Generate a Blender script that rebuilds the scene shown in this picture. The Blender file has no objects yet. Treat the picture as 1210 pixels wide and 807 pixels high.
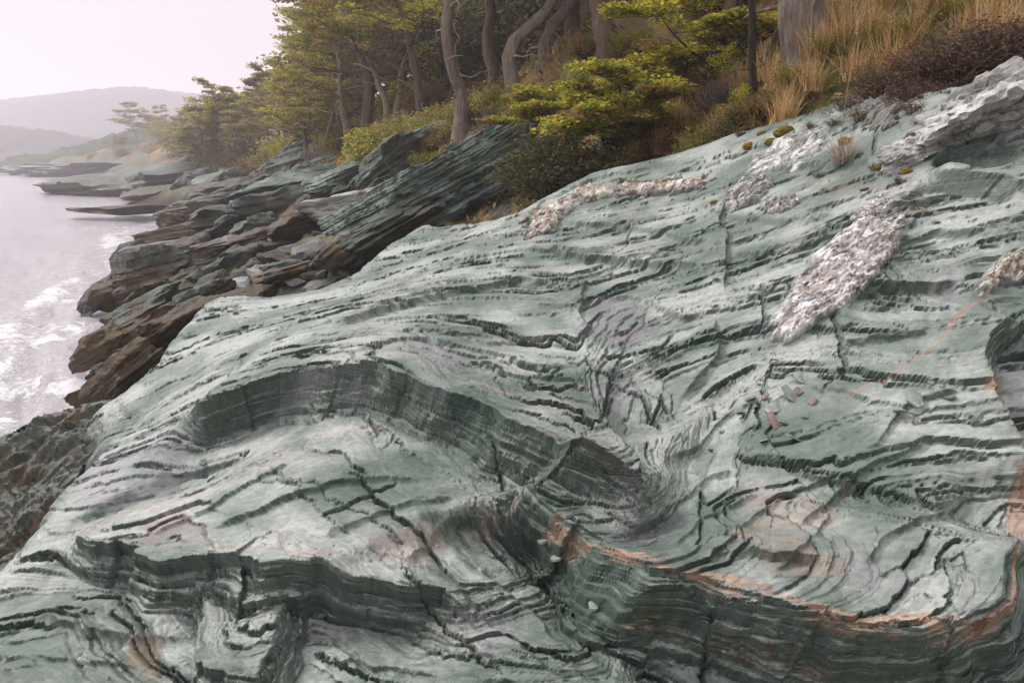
import bpy, math, random, os
import numpy as np
from mathutils import Vector, Matrix

# ------------------------------------------------------------------ camera, sky, sun
scene = bpy.context.scene
R = math.radians
CAMZ, FPX, CX, CY = 4.0, 950.0, 605.0, 403.5
PITCH = math.atan((CY - 187.0) / FPX)
cam_d = bpy.data.cameras.new("camera")
cam = bpy.data.objects.new("camera", cam_d)
scene.collection.objects.link(cam)
cam_d.sensor_width = 36.0
cam_d.lens = 36.0 * FPX / 1210.0
cam_d.clip_start = 0.05
cam_d.clip_end = 6000
cam.location = (0, 0, CAMZ)
cam.rotation_euler = (R(90) - PITCH, 0, 0)
scene.camera = cam

SUN_EL, SUN_AZ = 44.0, -62.0          # azimuth from +y towards +x
w = bpy.data.worlds.new("World")
scene.world = w
w.use_nodes = True
nt = w.node_tree
nt.nodes.clear()
out = nt.nodes.new("ShaderNodeOutputWorld")
bg = nt.nodes.new("ShaderNodeBackground")
sky = nt.nodes.new("ShaderNodeTexSky")
sky.sky_type = 'NISHITA'
sky.sun_disc = False
sky.sun_elevation = R(SUN_EL)
sky.sun_rotation = R(SUN_AZ)
sky.dust_density = 4.0
# an overcast veil of pale cloud over the blue sky
mixn = nt.nodes.new("ShaderNodeMix")
mixn.data_type = 'RGBA'
cl = nt.nodes.new("ShaderNodeTexNoise")
cl.inputs["Scale"].default_value = 1.3
cl.inputs["Detail"].default_value = 4
tc = nt.nodes.new("ShaderNodeTexCoord")
nt.links.new(tc.outputs["Generated"], cl.inputs["Vector"])
mr = nt.nodes.new("ShaderNodeMapRange")
mr.inputs["From Min"].default_value = 0.3
mr.inputs["From Max"].default_value = 0.7
mr.inputs["To Min"].default_value = 0.88
mr.inputs["To Max"].default_value = 0.96
nt.links.new(cl.outputs["Fac"], mr.inputs["Value"])
nt.links.new(mr.outputs["Result"], mixn.inputs["Factor"])
nt.links.new(sky.outputs["Color"], mixn.inputs["A"])
# overcast cloud, brightened towards the zenith on a curve to deepen the rock's contrast
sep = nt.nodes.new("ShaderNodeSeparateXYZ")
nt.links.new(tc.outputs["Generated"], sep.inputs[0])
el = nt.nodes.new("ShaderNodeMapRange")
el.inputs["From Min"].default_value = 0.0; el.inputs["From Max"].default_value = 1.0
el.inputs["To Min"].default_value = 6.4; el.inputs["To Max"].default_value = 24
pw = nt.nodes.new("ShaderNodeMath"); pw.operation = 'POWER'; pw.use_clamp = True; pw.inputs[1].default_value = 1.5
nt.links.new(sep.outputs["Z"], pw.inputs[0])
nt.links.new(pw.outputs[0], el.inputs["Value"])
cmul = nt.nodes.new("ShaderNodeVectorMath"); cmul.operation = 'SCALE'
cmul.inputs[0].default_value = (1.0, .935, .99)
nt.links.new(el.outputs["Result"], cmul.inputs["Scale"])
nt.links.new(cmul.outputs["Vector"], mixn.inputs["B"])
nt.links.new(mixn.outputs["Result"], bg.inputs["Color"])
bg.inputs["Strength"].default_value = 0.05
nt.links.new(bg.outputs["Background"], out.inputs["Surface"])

sun_d = bpy.data.lights.new("sun", 'SUN')
sun_d.energy = 1.5
sun_d.angle = R(10)
sun_d.color = (1.0, 0.96, 0.9)
sun = bpy.data.objects.new("sun", sun_d)
scene.collection.objects.link(sun)
_sd = Vector((math.sin(R(SUN_AZ)) * math.cos(R(SUN_EL)), math.cos(R(SUN_AZ)) * math.cos(R(SUN_EL)), math.sin(R(SUN_EL))))
sun.rotation_euler = (-_sd).to_track_quat('-Z', 'Y').to_euler()

scene.view_settings.view_transform = 'Standard'
scene.view_settings.look = 'None'
scene.view_settings.exposure = 1.05
scene.view_settings.gamma = 1.0
scene.cycles.use_denoising = True
scene.cycles.max_bounces = 4
scene.cycles.use_adaptive_sampling = True
scene.cycles.adaptive_threshold = 0.025
scene.cycles.volume_bounces = 1
scene.cycles.transparent_max_bounces = 8

COL = scene.collection
STAGE = os.environ.get("STAGE", "all")

# ------------------------------------------------------------------ numeric helpers
def ray(px, py):
    """world direction through a picture point, scaled to one metre forward (world y)"""
    cx, cy = (px - CX) / FPX, -(py - CY) / FPX
    c, s = math.cos(PITCH), math.sin(PITCH)
    d = np.array([cx, c + cy * s, -s + cy * c])
    return d / d[1]

def at(px, py, Y):
    d = ray(px, py)
    return np.array([0, 0, CAMZ]) + d * Y

def project(P):
    c, s = math.cos(PITCH), math.sin(PITCH)
    x, y, z = P[..., 0], P[..., 1], P[..., 2] - CAMZ
    f = y * c - z * s
    u = y * s + z * c
    f = np.maximum(f, 1e-3)
    return CX + FPX * x / f, CY - FPX * u / f, f

_rng = np.random.RandomState(7)
_perm = _rng.permutation(4096).astype(np.int32)
_ang = _rng.rand(4096).astype(np.float32) * 2 * np.pi
_gx, _gy = np.cos(_ang), np.sin(_ang)
_rv = _rng.rand(4096).astype(np.float32)

def _hash(i, j, seed):
    return _perm[(_perm[(i + seed * 131) & 4095] + j * 57 + seed * 17) & 4095]

def pn(x, y, seed=0):
    x = np.asarray(x, np.float32); y = np.asarray(y, np.float32)
    xi = np.floor(x).astype(np.int32); yi = np.floor(y).astype(np.int32)
    fx = x - xi; fy = y - yi
    u = fx * fx * fx * (fx * (fx * 6 - 15) + 10); v = fy * fy * fy * (fy * (fy * 6 - 15) + 10)
    def g(i, j, dx, dy):
        h = _hash(i, j, seed)
        return _gx[h] * dx + _gy[h] * dy
    a = g(xi, yi, fx, fy); b = g(xi + 1, yi, fx - 1, fy)
    c = g(xi, yi + 1, fx, fy - 1); d = g(xi + 1, yi + 1, fx - 1, fy - 1)
    return 1.5 * ((a * (1 - u) + b * u) * (1 - v) + (c * (1 - u) + d * u) * v)

def fbm(x, y, octv=4, seed=0, gain=0.5, lac=2.03):
    r = 0; a = 1.0
    for k in range(octv):
        r = r + a * pn(x, y, seed + k)
        x = x * lac + 3.7; y = y * lac - 1.3; a *= gain
    return r

def cell(x, y, seed=0):
    """voronoi: random value of the nearest cell, and edge distance F2-F1"""
    xi = np.floor(x).astype(np.int32); yi = np.floor(y).astype(np.int32)
    f1 = np.full(x.shape, 9.0, np.float32); f2 = f1.copy(); val = np.zeros(x.shape, np.float32)
    for dx in (-1, 0, 1):
        for dy in (-1, 0, 1):
            h = _hash(xi + dx, yi + dy, seed)
            ox = xi + dx + _rv[h]; oy = yi + dy + _rv[(h * 7 + 3) & 4095]
            d = np.hypot(x - ox, y - oy)
            nb = d < f1
            f2 = np.where(nb, f1, np.minimum(f2, d))
            val = np.where(nb, _rv[(h * 3 + 11) & 4095], val)
            f1 = np.where(nb, d, f1)
    return val, f2 - f1

def sstep(a, b, x):
    t = np.clip((x - a) / (b - a), 0, 1)
    return t * t * (3 - 2 * t)

def tps_fit(pts, vals, lam=1e-3):
    pts = np.asarray(pts, float); n = len(pts)
    d = np.hypot(pts[:, None, 0] - pts[None, :, 0], pts[:, None, 1] - pts[None, :, 1])
    K = np.where(d > 0, d * d * np.log(d + 1e-12), 0) + lam * np.eye(n)
    Pm = np.c_[np.ones(n), pts]
    A = np.zeros((n + 3, n + 3)); A[:n, :n] = K; A[:n, n:] = Pm; A[n:, :n] = Pm.T
    b = np.r_[np.asarray(vals, float), 0, 0, 0]
    return pts, np.linalg.solve(A, b)

def coarse(fn, x, y, st=5):
    """a smooth field on a big grid: evaluate every few nodes, then interpolate"""
    ii = np.unique(np.r_[np.arange(0, x.shape[0], st), x.shape[0] - 1]); jj = np.unique(np.r_[np.arange(0, x.shape[1], st), x.shape[1] - 1])
    c = fn(x[np.ix_(ii, jj)], y[np.ix_(ii, jj)])
    a = np.arange(x.shape[0]); b = np.arange(x.shape[1])
    i0 = np.clip(np.searchsorted(ii, a, 'right') - 1, 0, len(ii) - 2); j0 = np.clip(np.searchsorted(jj, b, 'right') - 1, 0, len(jj) - 2)
    fi = ((a - ii[i0]) / (ii[i0 + 1] - ii[i0])).astype(np.float32)[:, None]; fj = ((b - jj[j0]) / (jj[j0 + 1] - jj[j0])).astype(np.float32)[None]
    row = c[i0] * (1 - fi) + c[i0 + 1] * fi
    return row[:, j0] * (1 - fj) + row[:, j0 + 1] * fj

def cfbm(x, y, fx, fy, *a, ox=0.0, oy=0.0, st=3):
    """fbm of scaled coordinates, coarse on big grids"""
    f = lambda p, q: fbm(p * fx + ox, q * fy + oy, *a)
    return coarse(f, x, y, st) if x.ndim == 2 and min(x.shape) > 500 else f(x, y)

def tps_eval(m, x, y):
    pts, wv = m
    n = len(pts)
    if x.ndim == 2 and x.shape[0] > 500 and x.shape[1] > 500: return coarse(lambda p, q: tps_eval(m, p, q), x, y)
    x = np.asarray(x, np.float32); y = np.asarray(y, np.float32)
    r = float(wv[n]) + float(wv[n + 1]) * x + float(wv[n + 2]) * y
    for k in range(n):
        d2 = (x - float(pts[k, 0])) ** 2 + (y - float(pts[k, 1])) ** 2
        r = r + float(wv[k] * 0.5) * d2 * np.log(d2 + 1e-9)
    return r

def poly_sd(x, y, L, margin=None):
    """signed distance to a polyline (left side positive), arc parameter 0..1, end distance; points outside the margin read as far away"""
    L = np.asarray(L, float)
    if margin is not None:
        lo = L.min(0) - margin; hi = L.max(0) + margin
        m = (x > lo[0]) & (x < hi[0]) & (y > lo[1]) & (y < hi[1])
        sd = np.full(x.shape, 1e3, np.float32); par = np.zeros(x.shape, np.float32); ab = np.full(x.shape, 1e3, np.float32)
        if m.any():
            a, b, c = poly_sd(x[m], y[m], L)
            sd[m] = a; par[m] = b; ab[m] = c
        return sd, par, ab
    x = np.asarray(x, np.float32); y = np.asarray(y, np.float32)
    seg = np.hypot(*(L[1:] - L[:-1]).T); tot = seg.sum(); acc = 0
    best = np.full(x.shape, 1e9, np.float32); sg = np.zeros(x.shape, np.float32); par = np.zeros(x.shape, np.float32)
    E = L[1:] - L[:-1]; Nn = np.c_[-E[:, 1], E[:, 0]] / (seg[:, None] + 1e-9)
    for k in range(len(L) - 1):
        a = [float(q) for q in L[k]]; e = [float(q) for q in E[k]]; l2 = e[0] ** 2 + e[1] ** 2
        wx = x - a[0]; wy = y - a[1]
        tr = (wx * e[0] + wy * e[1]) / l2
        t = np.clip(tr, 0, 1)
        d = np.hypot(wx - t * e[0], wy - t * e[1])
        s = float(Nn[k, 0]) * wx + float(Nn[k, 1]) * wy
        if k > 0:
            m = Nn[k - 1] + Nn[k]; s = np.where(tr < 0, float(m[0]) * wx + float(m[1]) * wy, s)
        if k < len(L) - 2:
            m = Nn[k + 1] + Nn[k]; s = np.where(tr > 1, float(m[0]) * (wx - e[0]) + float(m[1]) * (wy - e[1]), s)
        nb = d < best
        best = np.where(nb, d, best); sg = np.where(nb, np.where(s >= 0, 1, -1), sg)
        par = np.where(nb, (acc + t * float(seg[k])) / float(tot), par); acc += float(seg[k])
    return best * sg, par, best

def poly_in(x, y, P):
    P = np.asarray(P, float); ins = np.zeros(x.shape, bool); n = len(P)
    for k in range(n):
        x1, y1 = P[k]; x2, y2 = P[(k + 1) % n]
        c = ((y1 > y) != (y2 > y))
        with np.errstate(all='ignore'):
            ins ^= c & (x < (x2 - x1) * (y - y1) / (y2 - y1 + 1e-12) + x1)
    return ins

def area_sd(x, y, P):
    P = list(map(tuple, P))
    _, _, d = poly_sd(x, y, P + [P[0]], .6)
    m = d < 900
    ins = np.zeros(x.shape, bool); ins[m] = poly_in(x[m], y[m], P)
    return np.where(ins, d, -d)

# ------------------------------------------------------------------ scene helpers
def mesh_from(name, V, F, mat=None, smooth=False, col=None, lay=None):
    """V (n,3); F list of arrays (m,3)/(m,4)"""
    me = bpy.data.meshes.new(name)
    V = np.asarray(V, np.float32)
    if not isinstance(F, (list, tuple)): F = [F]
    F = [np.asarray(f, np.int32) for f in F if len(f)]
    me.vertices.add(len(V)); me.vertices.foreach_set("co", V.ravel())
    nl = sum(f.size for f in F); npol = sum(len(f) for f in F)
    me.loops.add(nl); me.polygons.add(npol)
    me.loops.foreach_set("vertex_index", np.concatenate([f.ravel() for f in F]))
    tot = np.concatenate([np.full(len(f), f.shape[1], np.int32) for f in F])
    st = np.r_[0, np.cumsum(tot)[:-1]].astype(np.int32)
    me.polygons.foreach_set("loop_start", st)
    me.polygons.foreach_set("loop_total", tot)
    me.polygons.foreach_set("use_smooth", np.full(npol, smooth, bool))
    if lay is not None:
        la = me.attributes.new("lay", 'FLOAT', 'POINT'); la.data.foreach_set("value", np.asarray(lay, np.float32))
    if col is not None:
        ca = me.color_attributes.new("Col", 'FLOAT_COLOR', 'POINT')
        c4 = np.ones((len(V), 4), np.float32); c4[:, :col.shape[1]] = col      # alpha: how much the laminae show
        ca.data.foreach_set("color", c4.ravel())
    me.update(calc_edges=True)
    if mat: me.materials.append(mat)
    return me

def obj(name, data, parent=None, label=None, cat=None, group=None, kind=None, loc=None, rot=None, scale=None):
    o = bpy.data.objects.new(name, data)
    COL.objects.link(o)
    if parent: o.parent = parent
    if label: o["label"] = label
    if cat: o["category"] = cat
    if group: o["group"] = group
    if kind: o["kind"] = kind
    if loc is not None: o.location = loc
    if rot is not None: o.rotation_euler = rot
    if scale is not None: o.scale = scale if hasattr(scale, '__len__') else (scale,) * 3
    return o

def nmat(name, rough=0.7, spec=0.3):
    m = bpy.data.materials.new(name); m.use_nodes = True
    n = m.node_tree; b = n.nodes["Principled BSDF"]
    b.inputs["Roughness"].default_value = rough
    b.inputs["Specular IOR Level"].default_value = spec
    return m, n, b

def noise_node(n, scale, detail=4, rough=0.6, vec=None, dist=0.0):
    t = n.nodes.new("ShaderNodeTexNoise")
    t.inputs["Scale"].default_value = scale; t.inputs["Detail"].default_value = detail
    t.inputs["Roughness"].default_value = rough; t.inputs["Distortion"].default_value = dist
    if vec: n.links.new(vec, t.inputs["Vector"])
    return t

def ramp_node(n, fac, stops):
    r = n.nodes.new("ShaderNodeValToRGB")
    while len(r.color_ramp.elements) < len(stops): r.color_ramp.elements.new(0.5)
    for e, (p, c) in zip(r.color_ramp.elements, stops):
        e.position = p; e.color = (*c, 1)
    n.links.new(fac, r.inputs["Fac"])
    return r

def mul_node(n, a, b, mode='MULTIPLY', fac=1.0):
    m = n.nodes.new("ShaderNodeMix"); m.data_type = 'RGBA'; m.blend_type = mode
    m.inputs["Factor"].default_value = fac
    for s, k in ((a, "A"), (b, "B")):
        if hasattr(s, 'links'): n.links.new(s, m.inputs[k])
        else: m.inputs[k].default_value = (*s, 1)
    return m.outputs["Result"]

def bump_node(n, b, hts, dist=0.01, strength=0.6):
    prev = None
    for h, ds, st in hts:
        bp = n.nodes.new("ShaderNodeBump")
        bp.inputs["Distance"].default_value = ds; bp.inputs["Strength"].default_value = st
        n.links.new(h, bp.inputs["Height"])
        if prev: n.links.new(prev, bp.inputs["Normal"])
        prev = bp.outputs["Normal"]
    n.links.new(prev, b.inputs["Normal"])

def col_mat(name, rough=0.75, spec=0.3, grain=((60, 0.75, 1.2),), bumps=((90, 0.004, 0.5),), stretch=(1, 1, 1), rot=(0, 0, 0)):
    """albedo from the mesh's own colour attribute, times fine grain, with fine relief"""
    m, n, b = nmat(name, rough, spec)
    a = n.nodes.new("ShaderNodeAttribute"); a.attribute_name = "Col"
    g = n.nodes.new("ShaderNodeNewGeometry")
    mp = n.nodes.new("ShaderNodeMapping"); mp.inputs["Scale"].default_value = stretch; mp.inputs["Rotation"].default_value = rot
    n.links.new(g.outputs["Position"], mp.inputs["Vector"])
    c = a.outputs["Color"]
    for sc, lo, hi in grain:
        t = noise_node(n, sc, 5, 0.65, mp.outputs["Vector"])
        r = ramp_node(n, t.outputs["Fac"], [(0.3, (lo,) * 3), (0.7, (hi,) * 3)])
        c = mul_node(n, c, r.outputs["Color"])
    n.links.new(c, b.inputs["Base Color"])
    hs = []
    for sc, ds, st in bumps:
        t = noise_node(n, sc, 6, 0.65, mp.outputs["Vector"])
        hs.append((t.outputs["Fac"], ds, st))
    if hs: bump_node(n, b, hs)
    return m

def lerp3(a, b, t):
    return a * (1 - t[..., None]) + np.asarray(b, np.float32) * t[..., None]

# ================================================================== FOREGROUND OUTCROP
OBL = R(36)
SO, CO = math.sin(OBL), math.cos(OBL)
ctrl_px = [
    # px, py, forward distance
    (600, 807, 1.95), (600, 720, 2.42), (600, 650, 2.85), (640, 600, 3.2), (600, 500, 3.85), (600, 450, 4.45),
    (600, 400, 5.2), (600, 350, 6.3), (600, 310, 7.3), (600, 268, 8.6),
    (1100, 120, 6.6), (1100, 200, 5.75), (1100, 300, 4.85), (1100, 400, 4.1), (1100, 500, 3.5), (1100, 600, 3.02), (1100, 700, 2.6), (1100, 800, 2.25),
    (1210, 110, 6.2), (1210, 250, 4.9), (1210, 400, 4.0), (1210, 600, 3.05), (1210, 800, 2.25),
    (100, 615, 3.55), (100, 720, 2.75), (100, 800, 2.3), (0, 690, 3.2), (0, 800, 2.35), (80, 600, 3.9),
    (225, 560, 4.0), (225, 620, 3.3), (330, 640, 2.95), (330, 560, 3.4), (430, 485, 3.95), (250, 480, 4.75), (330, 430, 5.1), (420, 420, 4.95), (500, 400, 5.0),
    (150, 500, 5.6), (170, 450, 6.4), (220, 420, 6.6), (300, 400, 6.1), (250, 358, 8.2), (330, 350, 8.4), (400, 345, 8.0), (450, 300, 9.3), (500, 268, 10.2), (560, 268, 9.6),
    (700, 210, 9.4), (700, 260, 8.0), (700, 320, 6.6), (700, 380, 5.4), (700, 450, 4.4), (700, 520, 3.75), (700, 640, 2.95), (700, 720, 2.35),
    (800, 185, 9.2), (800, 240, 7.9), (800, 300, 6.6), (800, 370, 5.4), (800, 440, 4.6), (780, 530, 3.85), (760, 630, 3.12), (830, 560, 3.6), (850, 650, 2.85), (850, 760, 2.3),
    (900, 150, 8.8), (900, 220, 7.2), (900, 300, 5.9), (900, 380, 4.9), (890, 450, 4.3), (900, 520, 3.7), (930, 600, 3.15), (960, 700, 2.6), (960, 800, 2.2),
    (1000, 120, 8.0), (1000, 180, 6.9), (1000, 260, 5.7), (1000, 350, 4.7), (1000, 430, 4.15), (1010, 500, 3.65),
    (470, 560, 3.35), (520, 620, 2.95), (440, 640, 2.85), (430, 760, 2.3), (280, 760, 2.45), (200, 680, 2.95), (700, 800, 2.0),
]
C3 = np.array([at(*c) for c in ctrl_px])
_A = np.c_[np.ones(len(C3)), C3[:, :2]]
PA, PB, PC = np.linalg.lstsq(_A, C3[:, 2], rcond=None)[0]
Ch = (C3[:, 2] - PA - PB * C3[:, 0] - PC * C3[:, 1]) / (CO + PC * SO)
Cxy = np.c_[C3[:, 0], C3[:, 1] + Ch * SO]
BASE = tps_fit(Cxy, Ch, 0.03)

def to3d(x, y, h):
    return np.stack([x, y - h * SO, PA + PB * x + PC * y + h * CO], -1)

# picture point -> plan coordinates on the smooth base surface
_gx2, _gr2 = np.meshgrid(np.linspace(-0.9, 0.9, 420), np.exp(np.linspace(math.log(1.1), math.log(16), 420)))
_bx = (_gr2 * np.sin(_gx2)).astype(np.float32); _by = (_gr2 * np.cos(_gx2)).astype(np.float32)
_P3 = to3d(_bx, _by, tps_eval(BASE, _bx, _by))
_pu, _pv, _pf = project(_P3)
def PQ(px, py):
    d = (_pu - px) ** 2 + (_pv - py) ** 2
    idx = np.argpartition(d.ravel(), 6)[:6]
    idx = idx[np.argsort(d.ravel()[idx])]
    dd = d.ravel()[idx]; fr = _pf.ravel()[idx]
    ok = fr < fr[0] * 1.08 + 0.2
    wgt = ok / (dd + 0.3)
    return np.array([(wgt * _bx.ravel()[idx]).sum(), (wgt * _by.ravel()[idx]).sum()]) / wgt.sum()
def PL(pts): return np.array([PQ(*p) for p in pts])

# scarps: mid-face line (upper side on the left of its direction), drop, face width, reach
SC = [
    (PL([(200, 512), (260, 494), (310, 477), (370, 464), (430, 459), (480, 474), (530, 496), (585, 522), (640, 553), (700, 592), (746, 622), (775, 604), (812, 552)]), .37, .12, .9, .08, .24),
    (PL([(70, 636), (120, 668), (210, 682), (300, 694), (345, 684), (420, 694), (480, 706), (530, 728), (580, 752)]), .31, .105, .7),
    (PL([(585, 572), (640, 618), (690, 664), (751, 702), (830, 726), (900, 748), (980, 782), (1060, 792), (1130, 792), (1190, 745), (1225, 640)]), .46, .14, .8, .06, .1),
    (PL([(366, 392), (400, 384), (454, 366), (544, 345), (616, 331), (684, 342)]), .085, .05, .5),
    (PL([(450, 402), (520, 398), (580, 412), (640, 405), (690, 418)]), .035, .02, .4),
    (PL([(640, 292), (690, 308), (717, 306), (834, 318)]), .09, .035, .5),
    (PL([(660, 262), (745, 270), (800, 284), (855, 292)]), .06, .03, .5),
    (PL([(858, 345), (860, 300), (853, 240)]), .07, .02, .4),
    (PL([(690, 352), (745, 352), (800, 375), (850, 372)]), .05, .03, .4),
    (PL([(690, 410), (690, 370), (694, 330)]), .05, .02, .3),
    (PL([(1000, 352), (1080, 343), (1135, 338)]), .08, .035, .4),
    (PL([(990, 410), (1040, 402), (1100, 392)]), .05, .03, .35),
    (PL([(1085, 215), (1120, 218), (1180, 222), (1215, 225)]), .16, .06, .5),
    (PL([(1215, 600), (1196, 545), (1172, 478), (1160, 440), (1185, 400), (1215, 380)]), .26, .06, .5),
    (PL([(15, 712), (80, 733), (150, 742), (215, 738)]), .07, .04, .4),
    (PL([(560, 783), (620, 795), (674, 798), (725, 786)]), .06, .02, .4),
    (PL([(800, 470), (830, 440), (855, 412), (850, 372)]), .06, .03, .35),
    (PL([(860, 540), (940, 560), (1020, 580), (1090, 600), (1160, 590)]), .045, .02, .4),
    (PL([(820, 664), (880, 664), (930, 668), (965, 700)]), .06, .02, .3),
    (PL([(470, 664), (496, 640), (535, 604), (560, 600), (612, 604)]), .05, .02, .3),
    (PL([(610, 640), (680, 690), (700, 720), (760, 770)]), .05, .02, .3),
    (PL([(900, 205), (960, 196), (1040, 190)]), .06, .03, .4),
    (PL([(850, 250), (930, 262), (1000, 250)]), .05, .03, .4),
    (PL([(880, 170), (930, 172), (985, 160)]), .06, .03, .4),
    (PL([(620, 275), (640, 240), (700, 212), (790, 196)]), .05, .03, .4),
    (PL([(218, 690), (224, 740), (240, 795), (290, 815), (318, 790), (334, 735), (346, 690)]), .17, .05, .28, .1, .1),
    (PL([(690, 700), (650, 668), (606, 640)]), .05, .02, .25), (PL([(712, 752), (640, 706), (566, 652)]), .05, .02, .25), (PL([(700, 795), (610, 744), (536, 690)]), .045, .02, .25),
    (PL([(735, 640), (800, 592), (866, 560)]), .04, .02, .3), (PL([(785, 655), (850, 612), (905, 588)]), .03, .015, .25), (PL([(850, 645), (935, 588), (985, 560)]), .035, .015, .25),
    (PL([(930, 640), (1000, 572), (1100, 520)]), .045, .02, .3), (PL([(1000, 690), (1080, 622), (1150, 590)]), .04, .02, .3), (PL([(1010, 545), (1080, 482), (1130, 470)]), .035, .02, .3),
    (PL([(780, 560), (850, 500), (900, 470)]), .04, .02, .25), (PL([(900, 690), (960, 640), (990, 600)]), .03, .015, .25),
    (PL([(240, 640), (330, 592), (430, 562), (520, 560)]), .035, .018, .3), (PL([(180, 642), (260, 600), (350, 540)]), .03, .015, .25), (PL([(380, 642), (450, 602), (540, 580)]), .035, .018, .25),
    (PL([(400, 440), (470, 412), (560, 425), (640, 440), (700, 435)]), .04, .018, .3), (PL([(420, 372), (500, 350), (600, 352), (680, 360)]), .035, .018, .3), (PL([(520, 312), (600, 298), (690, 296)]), .04, .02, .3), (PL([(560, 440), (640, 462), (700, 450)]), .035, .018, .25),
    (PL([(860, 300), (930, 292), (1000, 285)]), .05, .025, .3), (PL([(870, 350), (910, 345)]), .04, .02, .2), (PL([(1040, 290), (1100, 275), (1170, 280)]), .06, .03, .3), (PL([(1000, 300), (1060, 285), (1090, 250)]), .04, .02, .3),
    (PL([(20, 760), (100, 775), (200, 790)]), .03, .015, .25), (PL([(360, 740), (430, 760), (520, 790)]), .03, .012, .25),
]
# grooves: line, depth, half width
GR = [
    (PL([(700, 628), (749, 640), (775, 610), (800, 570), (830, 520), (868, 462), (905, 425)]), .06, .08),
    (PL([(590, 585), (650, 640), (700, 695), (740, 728), (790, 775), (840, 815)]), .14, .07),
    (PL([(80, 622), (150, 582), (215, 546), (245, 538), (300, 514)]), .09, .07),
    (PL([(780, 470), (750, 440), (715, 455)]), .04, .05),
    (PL([(720, 470), (790, 425), (850, 400)]), .03, .04),
    (PL([(133, 468), (150, 500), (205, 500)]), .05, .06),
    (PL([(1105, 185), (1140, 178), (1200, 195)]), .16, .12),
]
# thin joints that cut the sheets
JT = [PL(p) for p in (
    [(855, 540), (940, 560), (1010, 575), (1090, 600)], [(690, 420), (700, 440), (760, 470), (785, 520)], [(330, 735), (300, 800)],
    [(350, 740), (480, 800)], [(745, 262), (742, 290), (715, 310)], [(900, 330), (905, 400)], [(980, 345), (1000, 440), (960, 470)],
    [(560, 590), (600, 640), (620, 660)], [(840, 720), (846, 760), (850, 807)], [(430, 475), (445, 500)], [(580, 520), (600, 575)],
    [(470, 660), (520, 720), (600, 790)], [(1040, 120), (1030, 190)], [(700, 430), (780, 410), (800, 390)], [(380, 620), (470, 560)])]
# bumps: centre, radii, height
BP = [(PQ(283, 750), .15, .24, .09), (PQ(500, 430), .5, .35, .04), (PQ(1060, 320), .3, .22, .05), (PQ(1000, 660), .45, .3, .03), (PQ(640, 760), .3, .2, .03)]
# outline of the outcrop, inside on the right hand
OUT = PL([(-260, 860), (-120, 760), (0, 690), (48, 630), (80, 598), (90, 575), (118, 545), (140, 520), (128, 478), (160, 455), (200, 420), (238, 372), (262, 352), (320, 350), (380, 343),
          (430, 320), (470, 285), (500, 268), (560, 266), (615, 252), (650, 232), (700, 206), (780, 187), (870, 158), (935, 142), (1000, 118), (1100, 112), (1210, 100), (1400, 80)])
OUT_IN = np.vstack([OUT, [[9, 3], [6, -4], [-6, -4]]])
# sheet-edge control: the sheets peel off downhill of rising values
_tc = [(600, 800, 0), (600, 700, .05), (600, 480, .10), (600, 400, .17), (600, 320, .26), (600, 270, .34), (250, 500, .05), (300, 400, .10), (260, 360, .14), (450, 300, .3),
       (400, 420, .10), (480, 360, .2), (690, 470, .06), (760, 400, .22), (800, 300, .36), (800, 220, .46), (900, 200, .5), (1000, 150, .6), (850, 380, .26), (900, 440, .18), (1000, 420, .25), (1000, 330, .36), (1100, 350, .36), (1120, 250, .46),
       (1200, 250, .44), (1200, 130, .6), (760, 620, .02), (820, 520, .10), (900, 600, .12), (900, 500, .2), (1000, 480, .26), (1000, 580, .17), (1100, 500, .24), (1150, 600, .12), (1000, 700, .06), (1150, 700, .03), (850, 690, .03),
       (120, 620, .12), (250, 570, .16), (400, 500, .2), (300, 640, .06), (420, 600, .10), (460, 650, .03), (520, 560, .12), (560, 600, .06), (620, 640, .02), (650, 740, .06), (720, 770, 0), (430, 780, .02), (280, 720, .05), (280, 800, -.05), (100, 780, 0), (100, 680, .06), (0, 720, 0),
       (150, 480, .1), (180, 440, .12)]
TMOD = tps_fit(PL([c[:2] for c in _tc]), [c[2] for c in _tc], 0.02)

# the lower wet flank on the sea side: its own dipping shelf
_sh = [(0, 526, 7.2), (60, 506, 7.3), (130, 476, 7.2), (0, 560, 6.4), (60, 555, 6.1), (110, 530, 5.9), (0, 640, 5.35), (50, 612, 5.3), (-120, 640, 6.2), (-120, 560, 7.4), (-200, 760, 5.0)]
_S3 = np.array([at(*c) for c in _sh] + [(-5.6, 8.6, .2), (-4.2, 8.8, .5), (-7.2, 8.2, -.4), (-3.4, 8.9, .6), (-2.6, 3.4, .9), (-3.4, 3.6, .8)])
_Sh = (_S3[:, 2] - PA - PB * _S3[:, 0] - PC * _S3[:, 1]) / (CO + PC * SO)
SHELF = tps_fit(np.c_[_S3[:, 0], _S3[:, 1] + _Sh * SO], _Sh, .01)
SHELF_IN = PL([(140, 462), (60, 478), (0, 490), (-160, 520), (-330, 640), (-330, 860), (-120, 800), (0, 720), (90, 640), (160, 540)])

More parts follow.
